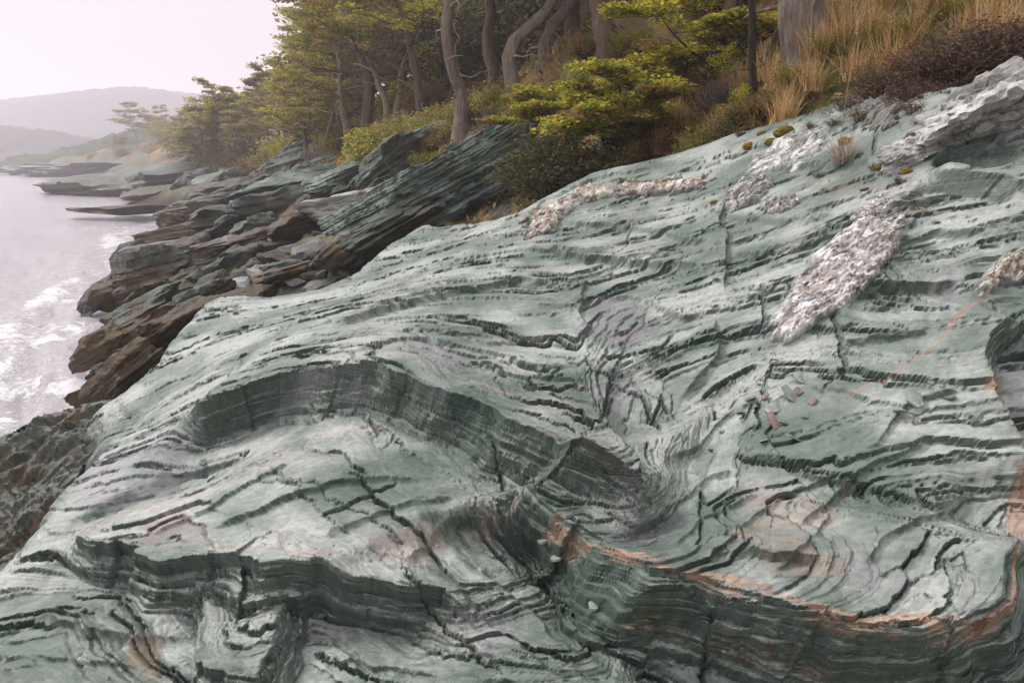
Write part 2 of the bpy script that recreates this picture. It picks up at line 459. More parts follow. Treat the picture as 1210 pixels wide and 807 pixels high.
# the sheets lie in one folded family: edges run parallel to this fold line
_gd = PL([(-260, 700), (-100, 640), (80, 560), (200, 512), (260, 494), (330, 472), (390, 460), (435, 458), (480, 472), (530, 496), (585, 522), (640, 553), (700, 592), (735, 616), (752, 620), (772, 600), (825, 525), (868, 462), (910, 428), (960, 408), (1080, 385), (1200, 372), (1450, 360)])
for _ in range(2): _gd = np.vstack([_gd[:1]] + [np.array([.75 * a + .25 * b, .25 * a + .75 * b]) for a, b in zip(_gd[:-1], _gd[1:])] + [_gd[-1:]])
_stair = []
_sr = np.random.RandomState(21)
for _k in range(8):                         # broken stacks of beds: uneven treads and risers
    _n = _sr.randint(15, 24); _pos = np.sort(_sr.rand(_n)); _hgt = _sr.uniform(.3, 1.6, _n); _u = np.linspace(0, 1, 400)
    _v = sum(h_ * np.clip((_u - p_) / .010 + .5, 0, 1) for p_, h_ in zip(_pos, _hgt)); _v = _v / _v[-1]
    _stair.append(.72 * _v + .28 * _u ** 1.3)

def rock_smooth(x, y, fine=True):
    """smooth height, sheet scalar and masks at plan points"""
    wx = x + 0.035 * cfbm(x, y, 2.6, 2.6, 4, 31, .55); wy = y + 0.04 * cfbm(x, y, 2.6, 2.6, 5, 37, .55, ox=9)
    H = tps_eval(BASE, x, y)
    gf = lambda p, q: poly_sd(p + .06 * pn(p * .9, q * .9, 201), q + .06 * pn(p * .9 + 4, q * .9, 203), _gd)[0]
    gsd = coarse(gf, x, y, 3) if x.ndim == 2 and min(x.shape) > 500 else gf(x, y)
    T = np.where(gsd > 0, 2.4 * np.log1p(.155 * np.maximum(gsd, 0)), -.85 * np.log1p(.40 * np.maximum(-gsd, 0))).astype(np.float32) + .35 * tps_eval(TMOD, x, y)
    face = np.zeros(x.shape, np.float32)
    for ks, (L, D, wd, reach, *tp) in enumerate(SC):
        mg = 2.5 * reach
        m = (wx > L[:, 0].min() - mg) & (wx < L[:, 0].max() + mg) & (wy > L[:, 1].min() - mg) & (wy < L[:, 1].max() + mg)
        if not m.any(): continue
        sd, par, ab = poly_sd(wx[m], wy[m], L)
        t0, t9 = tp if tp else (.14, .14)
        tap = sstep(0, t0, par) * sstep(0, t9, 1 - par)
        # broken face: joints shift it in blocks, its width varies along the strike
        pb = par * float(np.hypot(*(L[1:] - L[:-1]).T).sum()); p1 = np.arange(0, 30, .01)
        n_a = np.interp(pb, p1, _rv[(np.floor(p1 / .23 + .6 * pn(p1 * 3, p1 * 0, 71)).astype(np.int32) * 13 + 5) & 4095] - .5)
        n_b = np.interp(pb, p1, pn(p1 * 2.2, p1 * 0 + D * 9 + .37, 73)); n_c = np.interp(pb, p1, pn(p1 * 1.4, p1 * 0 + 3.4 + D, 75))
        sj = sd + min(wd, .08) * (.40 * n_a + .7 * n_b).astype(np.float32)
        uu = np.clip((sj / (wd * (1 + .45 * n_c.astype(np.float32))) + 1.3) / 2.1, 0, 1)
        if D > .1:
            uw = np.clip(uu + .07 * pn(pb * 5, uu * 5 + ks, 79) * np.minimum(1, 6 * uu * (1 - uu)), 0, 1)
            s1 = np.interp(uw, np.linspace(0, 1, 400), _stair[ks % 8]).astype(np.float32)
        else: s1 = uu ** 1.7
        s2 = 0.5 + 0.5 * np.tanh(sd / reach)
        H[m] += D * tap * (s1 - s2); T[m] += (D if D > .1 else 0) * tap * s1 * np.exp(-(ab / (2 * reach)) ** 2)
        face[m] = np.maximum(face[m], tap * np.exp(-(sd / (wd * 1.1)) ** 2) * min(1, D / .12))
    for L, D, wd in GR:
        sd, par, ab = poly_sd(wx, wy, L, 3 * wd)
        tap = sstep(0, .2, par) * sstep(0, .2, 1 - par)
        g = D * tap * np.exp(-(ab / wd) ** 2)
        H = H - g; T = T - g * 0.8
    for c, sx, sy, a in BP:
        g = a * np.exp(-((x - c[0]) / sx) ** 2 - ((y - c[1]) / sy) ** 2)
        H = H + g; T = T + 0.6 * g
    _, _, ab = poly_sd(wx, wy, OUT)
    sd = np.where(poly_in(wx, wy, OUT_IN), -ab, ab)
    o = np.maximum(sd, 0)
    H = H - 1.6 * (np.sqrt(o * o + .04) - .2)
    T = T - 0.5 * o
    if x.shape[0] > 400 or x.ndim == 1:
        Hs = tps_eval(SHELF, x, y)
        big = (sd > 0) & (x < -1.0) & (Hs > H)
        H = np.where(big, Hs, H)
        H = np.where(big, H + .16 * fbm(x * 1.3 + y * .6, y * 2.6 - x * .9, 5, 141), H)
        T = np.where(big, .30 * x + .55 * y + .9 * Hs, T)
        face = np.where(big, .6, face)
    return H, T, face, sd

def rock_full(x, y):
    H, T, face, sd = rock_smooth(x, y)
    # long open undulations and gentle lumps
    H = H + 0.018 * cfbm(x, y, 1.7, 1.7, 3, 3, st=5)
    Tb = T * 9.0
    n1 = fbm(x * 1.3, Tb + .25 * y, 3, 11, 0.5)
    n2 = fbm(x * 6, Tb * 3 + y * 2, 3, 15, 0.55)
    n3 = fbm(x * 38, y * 38, 2, 19)
    cv, ce = cell(x * 3.2 + 0.3 * n1, y * 4.0 + T * 6 + 0.3 * n2, 3)
    cv2, ce2 = cell(x * 11 + 0.3 * n2, y * 13 + T * 12 + .3 * n3, 5)
    fc = np.clip(face, 0, 1)
    if x.ndim == 2:                                      # edges wander by a set distance, so less T noise where beds are flat
        gq = np.full(x.shape, .3, np.float32)
        gr_ = np.abs(T[1:] - T[:-1]) / np.maximum(np.hypot(x[1:] - x[:-1], y[1:] - y[:-1]), 1e-4); gc_ = np.abs(T[:, 1:] - T[:, :-1]) / np.maximum(np.hypot(x[:, 1:] - x[:, :-1], y[:, 1:] - y[:, :-1]), 1e-4)
        gq[:-1] = gr_; gq[:, :-1] = np.hypot(gq[:, :-1], gc_)
        gq = np.clip(gq / .34, .10, 1.0)
    else: gq = 1.0
    Tn = T + 0.024 * n1 + gq * (0.0030 * n2 + 0.0003 * n3) * (1 - .7 * fc) + (0.016 * (cv - .5) * (.4 + .6 * gq) + 0.005 * gq * (cv2 - .5)) * (1 - .9 * fc)
    t1, t2 = 0.029, 0.0085
    Tw = Tn + 0.4 * t1 * np.sin(Tn * 2 * np.pi / (t1 * 2.7)) + 0.2 * t1 * np.sin(Tn * 2 * np.pi / (t1 * 1.31) + 1)
    def cellgrad(A):
        if A.ndim < 2: return np.zeros_like(A)
        g = np.zeros(A.shape, np.float32); g[:-1] = np.abs(A[1:] - A[:-1]); g[:, :-1] = g[:, :-1] + np.abs(A[:, 1:] - A[:, :-1])
        return g
    def terrace(A, t):
        k = np.floor(A / t); f = A / t - k
        g = np.clip(cellgrad(A) / t * 1.15, 1e-3, 1.0)
        dc = (1 - g - f) / g                            # cells between here and the next riser
        return k, (k + .5 + np.clip((f - 1 + g) / g, 0, 1)) * t - A - .5 * g * t, np.clip(1.25 - np.abs(dc - 1.0) / 1.6, 0, 1)
    k1, d1, g1 = terrace(Tw, t1)
    T2 = Tn + 0.3 * t2 * np.sin(Tn * 2 * np.pi / (t2 * 3.3))
    k2, d2, g2 = terrace(T2, t2)
    mfine = 0.60 + 0.40 * np.maximum(sstep(-.1, .5, cfbm(x, y, 1.3, 1.3, 2, 41, ox=5, st=5)), fc)
    amp1 = (0.30 + 0.70 * sstep(-.25, .3, pn(x * .6, T * 16, 43))) * (1 - .15 * fc)
    h = H + 1.15 * amp1 * d1 + 0.95 * mfine * d2
    # open crevices at the foot of the sheets
    if x.ndim == 2:
        def foot(k, n):
            m = np.zeros(k.shape, np.float32)
            for j in range(1, n + 1):
                m[:-j] = np.maximum(m[:-j], (k[j:] > k[:-j]) * (1.0 - 0.25 * (j - 1)))
                m[:, :-j] = np.maximum(m[:, :-j], (k[:, j:] > k[:, :-j]) * (.7 - 0.25 * (j - 1)))
                m[:, j:] = np.maximum(m[:, j:], (k[:, :-j] > k[:, j:]) * (.7 - 0.25 * (j - 1)))
            m[:, 1:-1] = .25 * m[:, :-2] + .5 * m[:, 1:-1] + .25 * m[:, 2:]
            return m
        brk = sstep(-.5, .15, pn(x * 1.6, T * 26, 47))
        dist = np.hypot(x, y) / 4.0
        gy = np.zeros(x.shape, np.float32); gy[:-1] = np.abs(Tn[1:] - Tn[:-1]); gy[:, :-1] = np.maximum(gy[:, :-1], np.abs(Tn[:, 1:] - Tn[:, :-1]))
        ok1 = 1 - sstep(.10 * t1, .40 * t1, gy); ok2 = 1 - sstep(.2 * t2, .6 * t2, gy)
        mfine = mfine * (.25 + .75 * ok2); brk = brk * ok1
        h = h - ok1 * foot(k1, 2) * (1 - .6 * fc) * amp1 * (0.009 + 0.046 * brk) * dist ** .5 - ok2 * foot(k2, 1) * 0.006 * mfine
    h = h + 0.0008 * fbm(x * 18, y * 34, 2, 51)
    for L in JT:
        sdj, par, ab = poly_sd(x + 0.012 * n2, y + 0.012 * n3, L, .8)
        tap = sstep(0, .15, par) * sstep(0, .15, 1 - par)
        h = h - 0.03 * tap * np.exp(-(ab / .007) ** 2) + 0.010 * tap * np.sign(sdj) * np.exp(-(ab / .25))
    # rough, diagonally cleaved shoulder on the seaward side
    return h, Tn + (h - H), k1, k2, face, sd, (n1, n2, cv, cv2)

def fc_(f): return np.clip(f, 0, 1)

def build_outcrop():
    NU, NR = 1290, 830
    ph = np.linspace(R(-45), R(50), NU)
    r0 = np.exp(np.linspace(math.log(1.25), math.log(14.5), 420))
    PH, R0 = np.meshgrid(ph[::4], r0)
    x = (R0 * np.sin(PH)).astype(np.float32); y = (R0 * np.cos(PH)).astype(np.float32)
    H, T, face, sd = rock_smooth(x, y)
    P = to3d(x, y, H)
    dP = np.linalg.norm(P[1:] - P[:-1], axis=-1) / np.linalg.norm(P[1:] - np.array([0, 0, CAMZ]), axis=-1)
    graz = dP
    # angle-corrected screen rows + a share of plain arc length
    u, v, f = project(P)
    scr = np.abs(v[1:] - v[:-1]) / 950.0
    wgt = 0.55 * scr + 0.45 * dP + 1e-5
    k = np.ones(31) / 31
    wgt = np.apply_along_axis(lambda a: np.convolve(np.pad(a, 15, mode='edge'), k, 'valid'), 1, wgt)
    cum = np.vstack([np.zeros((1, wgt.shape[1])), np.cumsum(wgt, 0)])
    cum /= cum[-1:]
    rows = np.linspace(0, 1, NR)
    RR = np.stack([np.interp(rows, cum[:, j], np.log(r0)) for j in range(cum.shape[1])], 1)
    RR = np.stack([np.interp(ph, ph[::4], RR[i]) for i in range(NR)], 0)
    RR = np.exp(RR)
    x = (RR * np.sin(ph)[None]).astype(np.float32); y = (RR * np.cos(ph)[None]).astype(np.float32)
    h, Tn, k1, k2, face, sd, (n1, n2, cv, cv2) = rock_full(x, y)
    P = to3d(x, y, h)
    shelf = (sd > 0) & (x < -1.0) & (tps_eval(SHELF, x, y) > h - .06)
    # ---- the rock's own colours, with shade painted into steep edges and faces
    lv = _rv[(k1.astype(np.int32) * 37 + 900) & 4095]; lv2 = _rv[(k2.astype(np.int32) * 71 + 300) & 4095]
    pat = cfbm(x, y, 1.6, 1.6, 4, 61); pat2 = cfbm(x, y, 5, 5, 4, 67, st=2); spk = fbm(x * 30, y * 30, 3, 71)
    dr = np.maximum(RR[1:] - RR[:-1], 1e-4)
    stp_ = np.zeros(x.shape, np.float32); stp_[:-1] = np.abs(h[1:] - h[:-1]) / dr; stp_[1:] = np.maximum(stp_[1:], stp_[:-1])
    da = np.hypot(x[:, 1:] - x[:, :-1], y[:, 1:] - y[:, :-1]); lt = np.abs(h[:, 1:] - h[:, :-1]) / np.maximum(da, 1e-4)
    stp_[:, :-1] = np.maximum(stp_[:, :-1], lt); broken = sstep(.5, 1.6, stp_)          # steep bed edges: fresh dark green slate, darkened further as painted shade
    c = np.empty(x.shape + (3,), np.float32); c[:] = (.138, .172, .149)
    c = lerp3(c, (.315, .340, .316), sstep(-.05, 1.15, .85 * pat + .38 * lv + .35 * pat2 + .22))
    c = lerp3(c, (.066, .106, .084), 0.75 * sstep(.0, .9, -pat + .35 * pat2 + .2 * (lv2 - .5)))
    c *= (0.90 + 0.13 * lv[..., None] + 0.07 * lv2[..., None])
    c = lerp3(c, (.058, .088, .071), 0.78 * np.maximum(broken, .38 * np.clip(face, 0, 1)))  # fracture colour on edges and scarp faces, deepened to stand in for shade
    c = lerp3(c, (.27, .262, .272), 0.45 * sstep(.35, .8, cfbm(x, y, 2.3, 2.3, 4, 77, ox=4)))
    def tint(polys, colr, amt, soft=.06):
        nonlocal c
        for pp in polys:
            s = area_sd(x + .05 * n1, y + .05 * n1 + .02 * n2, PL(pp))
            c = lerp3(c, colr, amt * sstep(-.4 * soft, .4 * soft, s + .06 * pat2 + .015 * spk) * sstep(-.9, .35, pat2 + .5 * spk))
    def line(lines, colr, amt, wd):
        nonlocal c
        for pp in lines:
            s, par, ab = poly_sd(x + .03 * n2, y + .03 * n2, PL(pp), 3 * wd)
            c = lerp3(c, colr, amt * sstep(1.25, .75, ab / wd + .45 * pat2 + .35 * spk))
    tint([[(690, 352), (740, 352), (790, 378), (755, 400), (715, 405), (690, 390)]], (.155, .152, .162), .85, .03)
    tint([[(440, 425), (520, 420), (560, 440), (500, 448)], [(715, 450), (760, 445), (740, 470), (700, 475)]], (.22, .20, .22), .5)
    tint([[(85, 600), (110, 550), (200, 500), (240, 530), (150, 585)]], (.25, .245, .26), .7)
    tint([[(90, 620), (160, 590), (320, 520), (430, 480), (440, 490), (330, 545), (200, 620), (110, 632)]], (.34, .325, .305), .55, .05)
    tint([[(170, 630), (215, 625), (245, 645), (190, 645)], [(320, 645), (345, 645), (335, 662)]], (.16, .105, .11), .6, .03)
    tint([[(735, 655), (790, 655), (760, 672)], [(730, 600), (800, 620), (770, 650), (730, 650)]], (.15, .135, .15), .5, .05)
    tint([[(860, 640), (940, 650), (970, 700), (900, 690)], [(880, 600), (1000, 590), (960, 640), (880, 640)]], (.25, .185, .14), .5, .09)
    tint([[(160, 735), (195, 725), (185, 780), (145, 770)]], (.20, .17, .12), .8, .02)
    tint([[(440, 640), (530, 605), (500, 660)], [(560, 600), (610, 590), (600, 630)]], (.36, .30, .26), .5, .04)
    line([[(650, 622), (681, 646), (751, 679), (817, 699), (882, 714), (953, 744), (993, 757), (1084, 759), (1134, 762), (1175, 732), (1177, 676)]], (.33, .225, .16), .85, .022)
    line([[(1205, 630), (1199, 540), (1181, 501), (1160, 469)]], (.31, .205, .15), .8, .03)
    line([[(400, 440), (508, 448), (605, 484), (650, 478), (713, 455)], [(640, 500), (700, 490)], [(82, 626), (134, 648), (208, 651), (307, 668), (426, 663)]], (.27, .21, .165), .6, .010)
    line([[(1210, 300), (1160, 354), (1123, 383), (1105, 415), (1051, 448), (1001, 473)]], (.26, .195, .15), .7, .014)
    # soil lying in the hollows at the top
    tint([[(1000, 255), (1080, 225), (1100, 245), (1040, 265)], [(960, 215), (1040, 205), (1060, 222), (980, 235)]], (.15, .115, .09), .5, .12)
    line([[(640, 530), (720, 590)], [(760, 720), (1000, 790)], [(1190, 430), (1205, 520)]], (.13, .085, .045), .45, .02)
    low = sstep(.0, .5, sd) * np.where(shelf, .55 + .45 * sstep(-.1, .4, pat2), 1.0)
    c = np.where(shelf[..., None], lerp3(np.broadcast_to(np.float32((.050, .062, .050)), c.shape), (.11, .058, .022), .9 * sstep(.25, .55, fbm(x * 2 + y * .8, y * 5 - x * 2, 3, 88))), c)
    low = low * np.where(shelf, .65, 1.0)     # algae and wet rock down the seaward flank
    c = lerp3(c, (.07, .075, .055), .85 * low)
    c *= (0.88 + .24 * sstep(-.6, .6, spk))[..., None]
    # ---- keep what stands inside, split into slabs
    keepv = ((sd < 1.1) | (shelf & (sd < 4.5))) & (P[..., 2] > -0.6)
    kf = keepv[:-1, :-1] & keepv[1:, :-1] & keepv[:-1, 1:] & keepv[1:, 1:]
    xm, ym = x[:-1, :-1], y[:-1, :-1]
    lab = np.zeros(xm.shape, np.int32)
    def mark(k, pp):
        lab[poly_in(xm, ym, PL(pp))] = k
    mark(1, [(190, 500), (240, 478), (316, 455), (400, 441), (443, 432), (508, 446), (605, 482), (700, 535), (775, 590), (749, 640), (700, 628), (628, 580), (562, 540), (508, 516), (447, 484), (370, 490), (300, 513), (240, 537)])
    mark(2, [(240, 537), (300, 513), (370, 490), (447, 484), (508, 516), (562, 540), (600, 580), (610, 640), (560, 690), (466, 664), (426, 661), (347, 649), (307, 666), (208, 649), (134, 646), (82, 624), (150, 582)])
    mark(3, [(82, 624), (134, 646), (208, 649), (307, 666), (347, 649), (426, 661), (466, 664), (560, 690), (600, 790), (496, 748), (421, 723), (342, 718), (335, 700), (223, 723), (119, 694)])
    mark(4, [(749, 640), (775, 610), (830, 520), (868, 462), (905, 425), (1001, 473), (1051, 448), (1105, 415), (1150, 440), (1181, 501), (1199, 540), (1190, 640), (1177, 676), (1175, 732), (1134, 762), (993, 757), (953, 744), (882, 714), (817, 699), (751, 679), (681, 646), (600, 580), (628, 580), (700, 628)])
    mark(5, [(681, 646), (751, 679), (817, 699), (882, 714), (953, 744), (993, 757), (1134, 762), (1175, 732), (1177, 676), (1205, 630), (1500, 600), (1500, 960), (860, 960), (840, 815), (740, 728), (650, 640), (600, 580)])
    mark(6, [(600, 580), (650, 640), (740, 728), (840, 815), (860, 960), (600, 960), (560, 800), (600, 790), (560, 690), (610, 640)])
    mark(7, [(-300, 870), (-120, 760), (0, 690), (60, 640), (82, 624), (119, 694), (223, 723), (335, 700), (342, 718), (421, 723), (496, 748), (600, 790), (560, 800), (600, 960), (-300, 960)])
    mark(8, [(130, 480), (250, 350), (330, 345), (400, 345), (330, 430), (215, 490), (140, 520), (82, 600), (82, 624), (150, 582), (240, 537), (200, 500)])
    lab[(shelf)[:-1, :-1]] = 9
    names = ["upper_slab", "laminated_face", "lower_slab", "laminated_face", "folded_slab", "undercut_face", "stepped_slab", "basal_slab", "cleaved_shoulder", "wet_flank"]
    labs = ["pale green upper slab of stacked sheets rising to the heath", "dark curved band of thin laminae under the pale fold", "green stepped sheet with a pink-white ridge", "dark laminated face below the lower sheet",
            "broad slab of diagonal sheets with a rusty lower rim", "dark undercut laminated face below the rusty rim", "small stepped plates beside the dark gully", "smooth green slab and rounded nose at the foot", "grey rough shoulder falling to the sea", "dark wet laminated flank beside the foam"]
    root = obj("rock_outcrop", None, label="huge folded outcrop of pale green layered slate filling the shore's near side", cat="rock outcrop", loc=(0, 3, 2.2))
    idx = np.arange(NR * NU).reshape(NR, NU)
    quads = np.stack([idx[:-1, :-1], idx[:-1, 1:], idx[1:, 1:], idx[1:, :-1]], -1)
    stp = np.zeros(x.shape, np.float32)
    for j in (1, 2):
        d = np.abs(k1[j:] - k1[:-j]) > 0; stp[j:][d] = 1; stp[:-j][d] = 1
    alpha = np.clip(.22 + .7 * fc_(face) + .8 * broken, 0, 1)
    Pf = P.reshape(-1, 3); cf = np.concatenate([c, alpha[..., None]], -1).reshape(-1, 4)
    for k in range(10):
        q = quads[kf & (lab == k)]
        if not len(q): continue
        used, inv = np.unique(q, return_inverse=True)
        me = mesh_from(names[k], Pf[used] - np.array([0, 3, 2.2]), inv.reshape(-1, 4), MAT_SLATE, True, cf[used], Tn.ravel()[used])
        me.set_sharp_from_angle(angle=R(32))
        o = obj(names[k], me, root); o["label"] = labs[k]
    return root, P, h, x, y

def slate_mat(name, rough=.52, scale=1.0, spec=.38):
    """sheets: every lamina has its own shade along the 'lay' coordinate; fine grain and relief"""
    m, n, b = nmat(name, rough, spec)
    a = n.nodes.new("ShaderNodeAttribute"); a.attribute_name = "Col"
    l = n.nodes.new("ShaderNodeAttribute"); l.attribute_name = "lay"
    g = n.nodes.new("ShaderNodeNewGeometry")
    c = a.outputs["Color"]
    hs = []
    wv = noise_node(n, 3.0 / scale, 3, .5, g.outputs["Position"])
    wadd = n.nodes.new("ShaderNodeMath"); wadd.operation = 'MULTIPLY_ADD'
    n.links.new(wv.outputs["Fac"], wadd.inputs[0]); wadd.inputs[1].default_value = .012 * scale; n.links.new(l.outputs["Fac"], wadd.inputs[2])
    for k, (sc, lo, hi) in enumerate(((55, .72, 1.2), (210, .60, 1.32))):
        t = n.nodes.new("ShaderNodeTexNoise"); t.noise_dimensions = '1D'
        t.inputs["Detail"].default_value = 2; t.inputs["Scale"].default_value = sc / scale
        n.links.new(wadd.outputs[0], t.inputs["W"])
        r = ramp_node(n, t.outputs["Fac"], [(.32, (lo, lo * 1.02, lo)), (.68, (hi, hi, hi * .98))])
        c = mul_node(n, c, r.outputs["Color"]); n.links.new(a.outputs["Alpha"], c.node.inputs["Factor"])
        if k: hs.append((t.outputs["Fac"], .006 * scale, .6))
    mp = n.nodes.new("ShaderNodeMapping"); mp.inputs["Scale"].default_value = (.55, 2.6, 3.2); mp.inputs["Rotation"].default_value = (R(12), R(-6), R(-14))
    n.links.new(g.outputs["Position"], mp.inputs["Vector"])
    for sc, lo, hi in ((9 / scale, .84, 1.14), (55 / scale, .84, 1.15), (240 / scale, .68, 1.30)):
        t = noise_node(n, sc, 6, .68, mp.outputs["Vector"])
        r = ramp_node(n, t.outputs["Fac"], [(.3, (lo,) * 3), (.7, (hi,) * 3)])
        c = mul_node(n, c, r.outputs["Color"])
        hs.append((t.outputs["Fac"], .28 * scale / sc / scale, .45))
    n.links.new(c, b.inputs["Base Color"])
    bump_node(n, b, hs)
    return m
MAT_SLATE = slate_mat("slate")
OUTCROP, RP, RH, RX, RY = build_outcrop()
_ru, _rvv, _rf = project(RP)
def on_rock(px, py):
    """world point of the outcrop's visible surface behind a picture point"""
    d = (_ru - px) ** 2 + (_rvv - py) ** 2 + 0.0
    m = d < 9
    if not m.any(): m = d <= d.min() + 1e-6
    k = np.argmin(np.where(m, _rf, 1e9))
    return RP.reshape(-1, 3)[k].copy()

# ================================================================== TERRAIN, SEA, HILLS
def polar(fa, fb, na, ra, rb, nr, back=60):
    """azimuth fine between fa and fb, coarse elsewhere; log radius"""
    az = np.r_[np.linspace(fa, fb, na), np.linspace(fb, fa + 360, back)[1:]]
    az = np.radians(az)
    r = np.exp(np.linspace(math.log(ra), math.log(rb), nr))
    A, Rr = np.meshgrid(az, r)
    return (Rr * np.sin(A)).astype(np.float32), (Rr * np.cos(A)).astype(np.float32)

def grid_faces(nr, nc):
    idx = np.arange(nr * nc).reshape(nr, nc)
    return np.stack([idx[:-1, :-1], idx[:-1, 1:], idx[1:, 1:], idx[1:, :-1]], -1)

ter_px = [(75, 189, 205), (110, 184, 200), (150, 177, 195), (190, 173, 190), (225, 176, 160), (950, 72, 10), (720, 64, 15), (540, 165, 18), (650, 82, 17), (800, 122, 13), (850, 150, 11.3), (700, 200, 12.3), (610, 215, 14), (580, 180, 16.5),
          (1000, 108, 8.8), (1100, 66, 8.6), (1200, 36, 8.3), (870, 160, 10), (780, 192, 11),
          (330, 310, 16.5), (400, 275, 20), (260, 350, 15), (200, 345, 18.5), (300, 262, 30), (230, 300, 26), (420, 225, 27), (350, 205, 42), (300, 203, 65), (280, 188, 80),
          (240, 184, 128), (330, 170, 70), (400, 152, 48), (470, 142, 34), (445, 168, 28), (500, 215, 19), (430, 320, 13.5), (480, 280, 13.5), (540, 262, 13.2), (600, 252, 13)]
TP = [tuple(at(*c)) for c in ter_px]
TP += [(10, 30, 11.5), (20, 60, 20), (40, 30, 24), (16, 15, 12), (10, 8, 7.6), (9, 4, 6), (7, 0, 4.6), (45, 120, 34), (90, 250, 60), (100, 60, 60), (60, 0, 30), (30, -40, 14), (120, -80, 40),
       (-6.9, 13.2, -.3), (-10.8, 21.5, -.3), (-15.5, 36, -.3), (-24, 57, -.3), (-40, 97, -.3), (-60, 112, -1.2), (-95, 176, -1), (-112, 184, -1.5), (-80, 140, -2), (-128, 206, -2), (-150, 240, -3.5), (-140, 320, -4),
       (-14, 14, -3), (-20, 25, -3), (-30, 45, -3.5), (-45, 75, -4), (-75, 120, -4), (-140, 170, -4), (-220, 250, -5), (-60, 20, -6), (-200, 60, -9), (-80, -60, -8), (-300, 400, -8), (-200, 420, -7), (-60, 450, 30), (150, 450, 80),
       (-8, 5, -1.6), (-9, -3, -2), (-3, -4, .6), (0, 0, .9), (0, -6, 1.6), (5, -6, 3.6),
       (2.5, 5.5, 2.0), (3.5, 4.8, 2.4), (0, 7, 1.7), (-2, 7, .8), (-3, 5, .3), (1, 3, .9), (3, 2.5, 1.3), (4.6, 5.5, 3.2), (-3.5, 9, .8), (-1, 10, 1.8), (1.5, 8.5, 2.6), (2.6, 7.6, 3.2)]
for _px, _sl in ((130, .0), (190, .004), (250, .008), (300, .012), (350, .022), (410, .036), (460, .05), (510, .066), (560, .085), (640, .12), (740, .17)):
    for _Y in (75, 92, 115, 160, 230, 320):
        if (_Y > 160 or _px > 230) and (_Y > 100 or _px > 340): TP.append(((_px - CX) / FPX * _Y * .985, _Y, CAMZ + _sl * _Y))
TP = np.array(TP)
TERM = tps_fit(TP[:, :2], TP[:, 2], .6)
def ter_h(x, y):
    x = np.asarray(x, np.float32); y = np.asarray(y, np.float32)
    d = np.hypot(x, y)
    z = np.clip(tps_eval(TERM, x, y), -12, 90)
    fo = sstep(240, 380, d); z = z * (1 - fo) - 12 * fo
    z = z + 0.10 * fbm(x * .9, y * .9, 4, 81) * np.clip(d / 14, .15, 1) + np.clip(d / 90 - .2, 0, 1.4) * fbm(x * .09, y * .09, 3, 83)
    return z
def ground(x, y): return float(ter_h(np.array([x]), np.array([y]))[0])

def build_terrain():
    x, y = polar(-48, 46, 300, 1.0, 700, 270, 36)
    z = ter_h(x, y)
    n = fbm(x * .8, y * .8, 4, 91); n2 = fbm(x * 5, y * 5, 3, 93); n3 = fbm(x * .25, y * .25, 3, 95)
    # colour: seaweed zone, bare slate, then soil with dry grass and moss
    c = np.empty(x.shape + (3,), np.float32); c[:] = (.15, .108, .062)
    c = lerp3(c, (.29, .18, .075), sstep(-.1, .5, n + .4 * n2))
    c = lerp3(c, (.125, .135, .04), sstep(.05, .5, n3 + .4 * n2))
    c = lerp3(c, (.36, .23, .09), .7 * sstep(.25, .6, n2 - .2 * n))
    d = np.hypot(x, y)
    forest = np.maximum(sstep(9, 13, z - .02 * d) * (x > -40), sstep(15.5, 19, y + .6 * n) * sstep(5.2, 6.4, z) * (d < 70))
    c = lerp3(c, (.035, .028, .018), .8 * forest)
    shore = 1 - sstep(1.7, 3.0, z + .9 * n + .3 * n2 - .012 * d)
    rock = np.empty_like(c); rock[:] = (.13, .16, .14)
    rock = lerp3(rock, (.16, .10, .045), sstep(-.2, .4, n2 + .5 * n))
    rock = lerp3(rock, (.13, .13, .03), .6 * sstep(.25, .5, n3 + .3 * n2))
    c = c * (1 - shore[..., None]) + rock * shore[..., None]
    weed = 1 - sstep(.5, 1.5, z + .4 * n)
    c = lerp3(c, (.034, .024, .013), .9 * weed)
    z = z + .05 * n2 * np.clip(d / 12, .2, 1)
    me = mesh_from("hillside", np.stack([x, y, z], -1).reshape(-1, 3), grid_faces(*x.shape).reshape(-1, 4), MAT_SOIL, True, c.reshape(-1, 3))
    obj("hillside", me, kind="structure", label="sloping shore and wooded hillside ground")

MAT_SOIL = col_mat("soil", .9, .15, grain=((3, .7, 1.25), (22, .6, 1.35)), bumps=((9, .12, .7), (40, .03, .7)))
build_terrain()

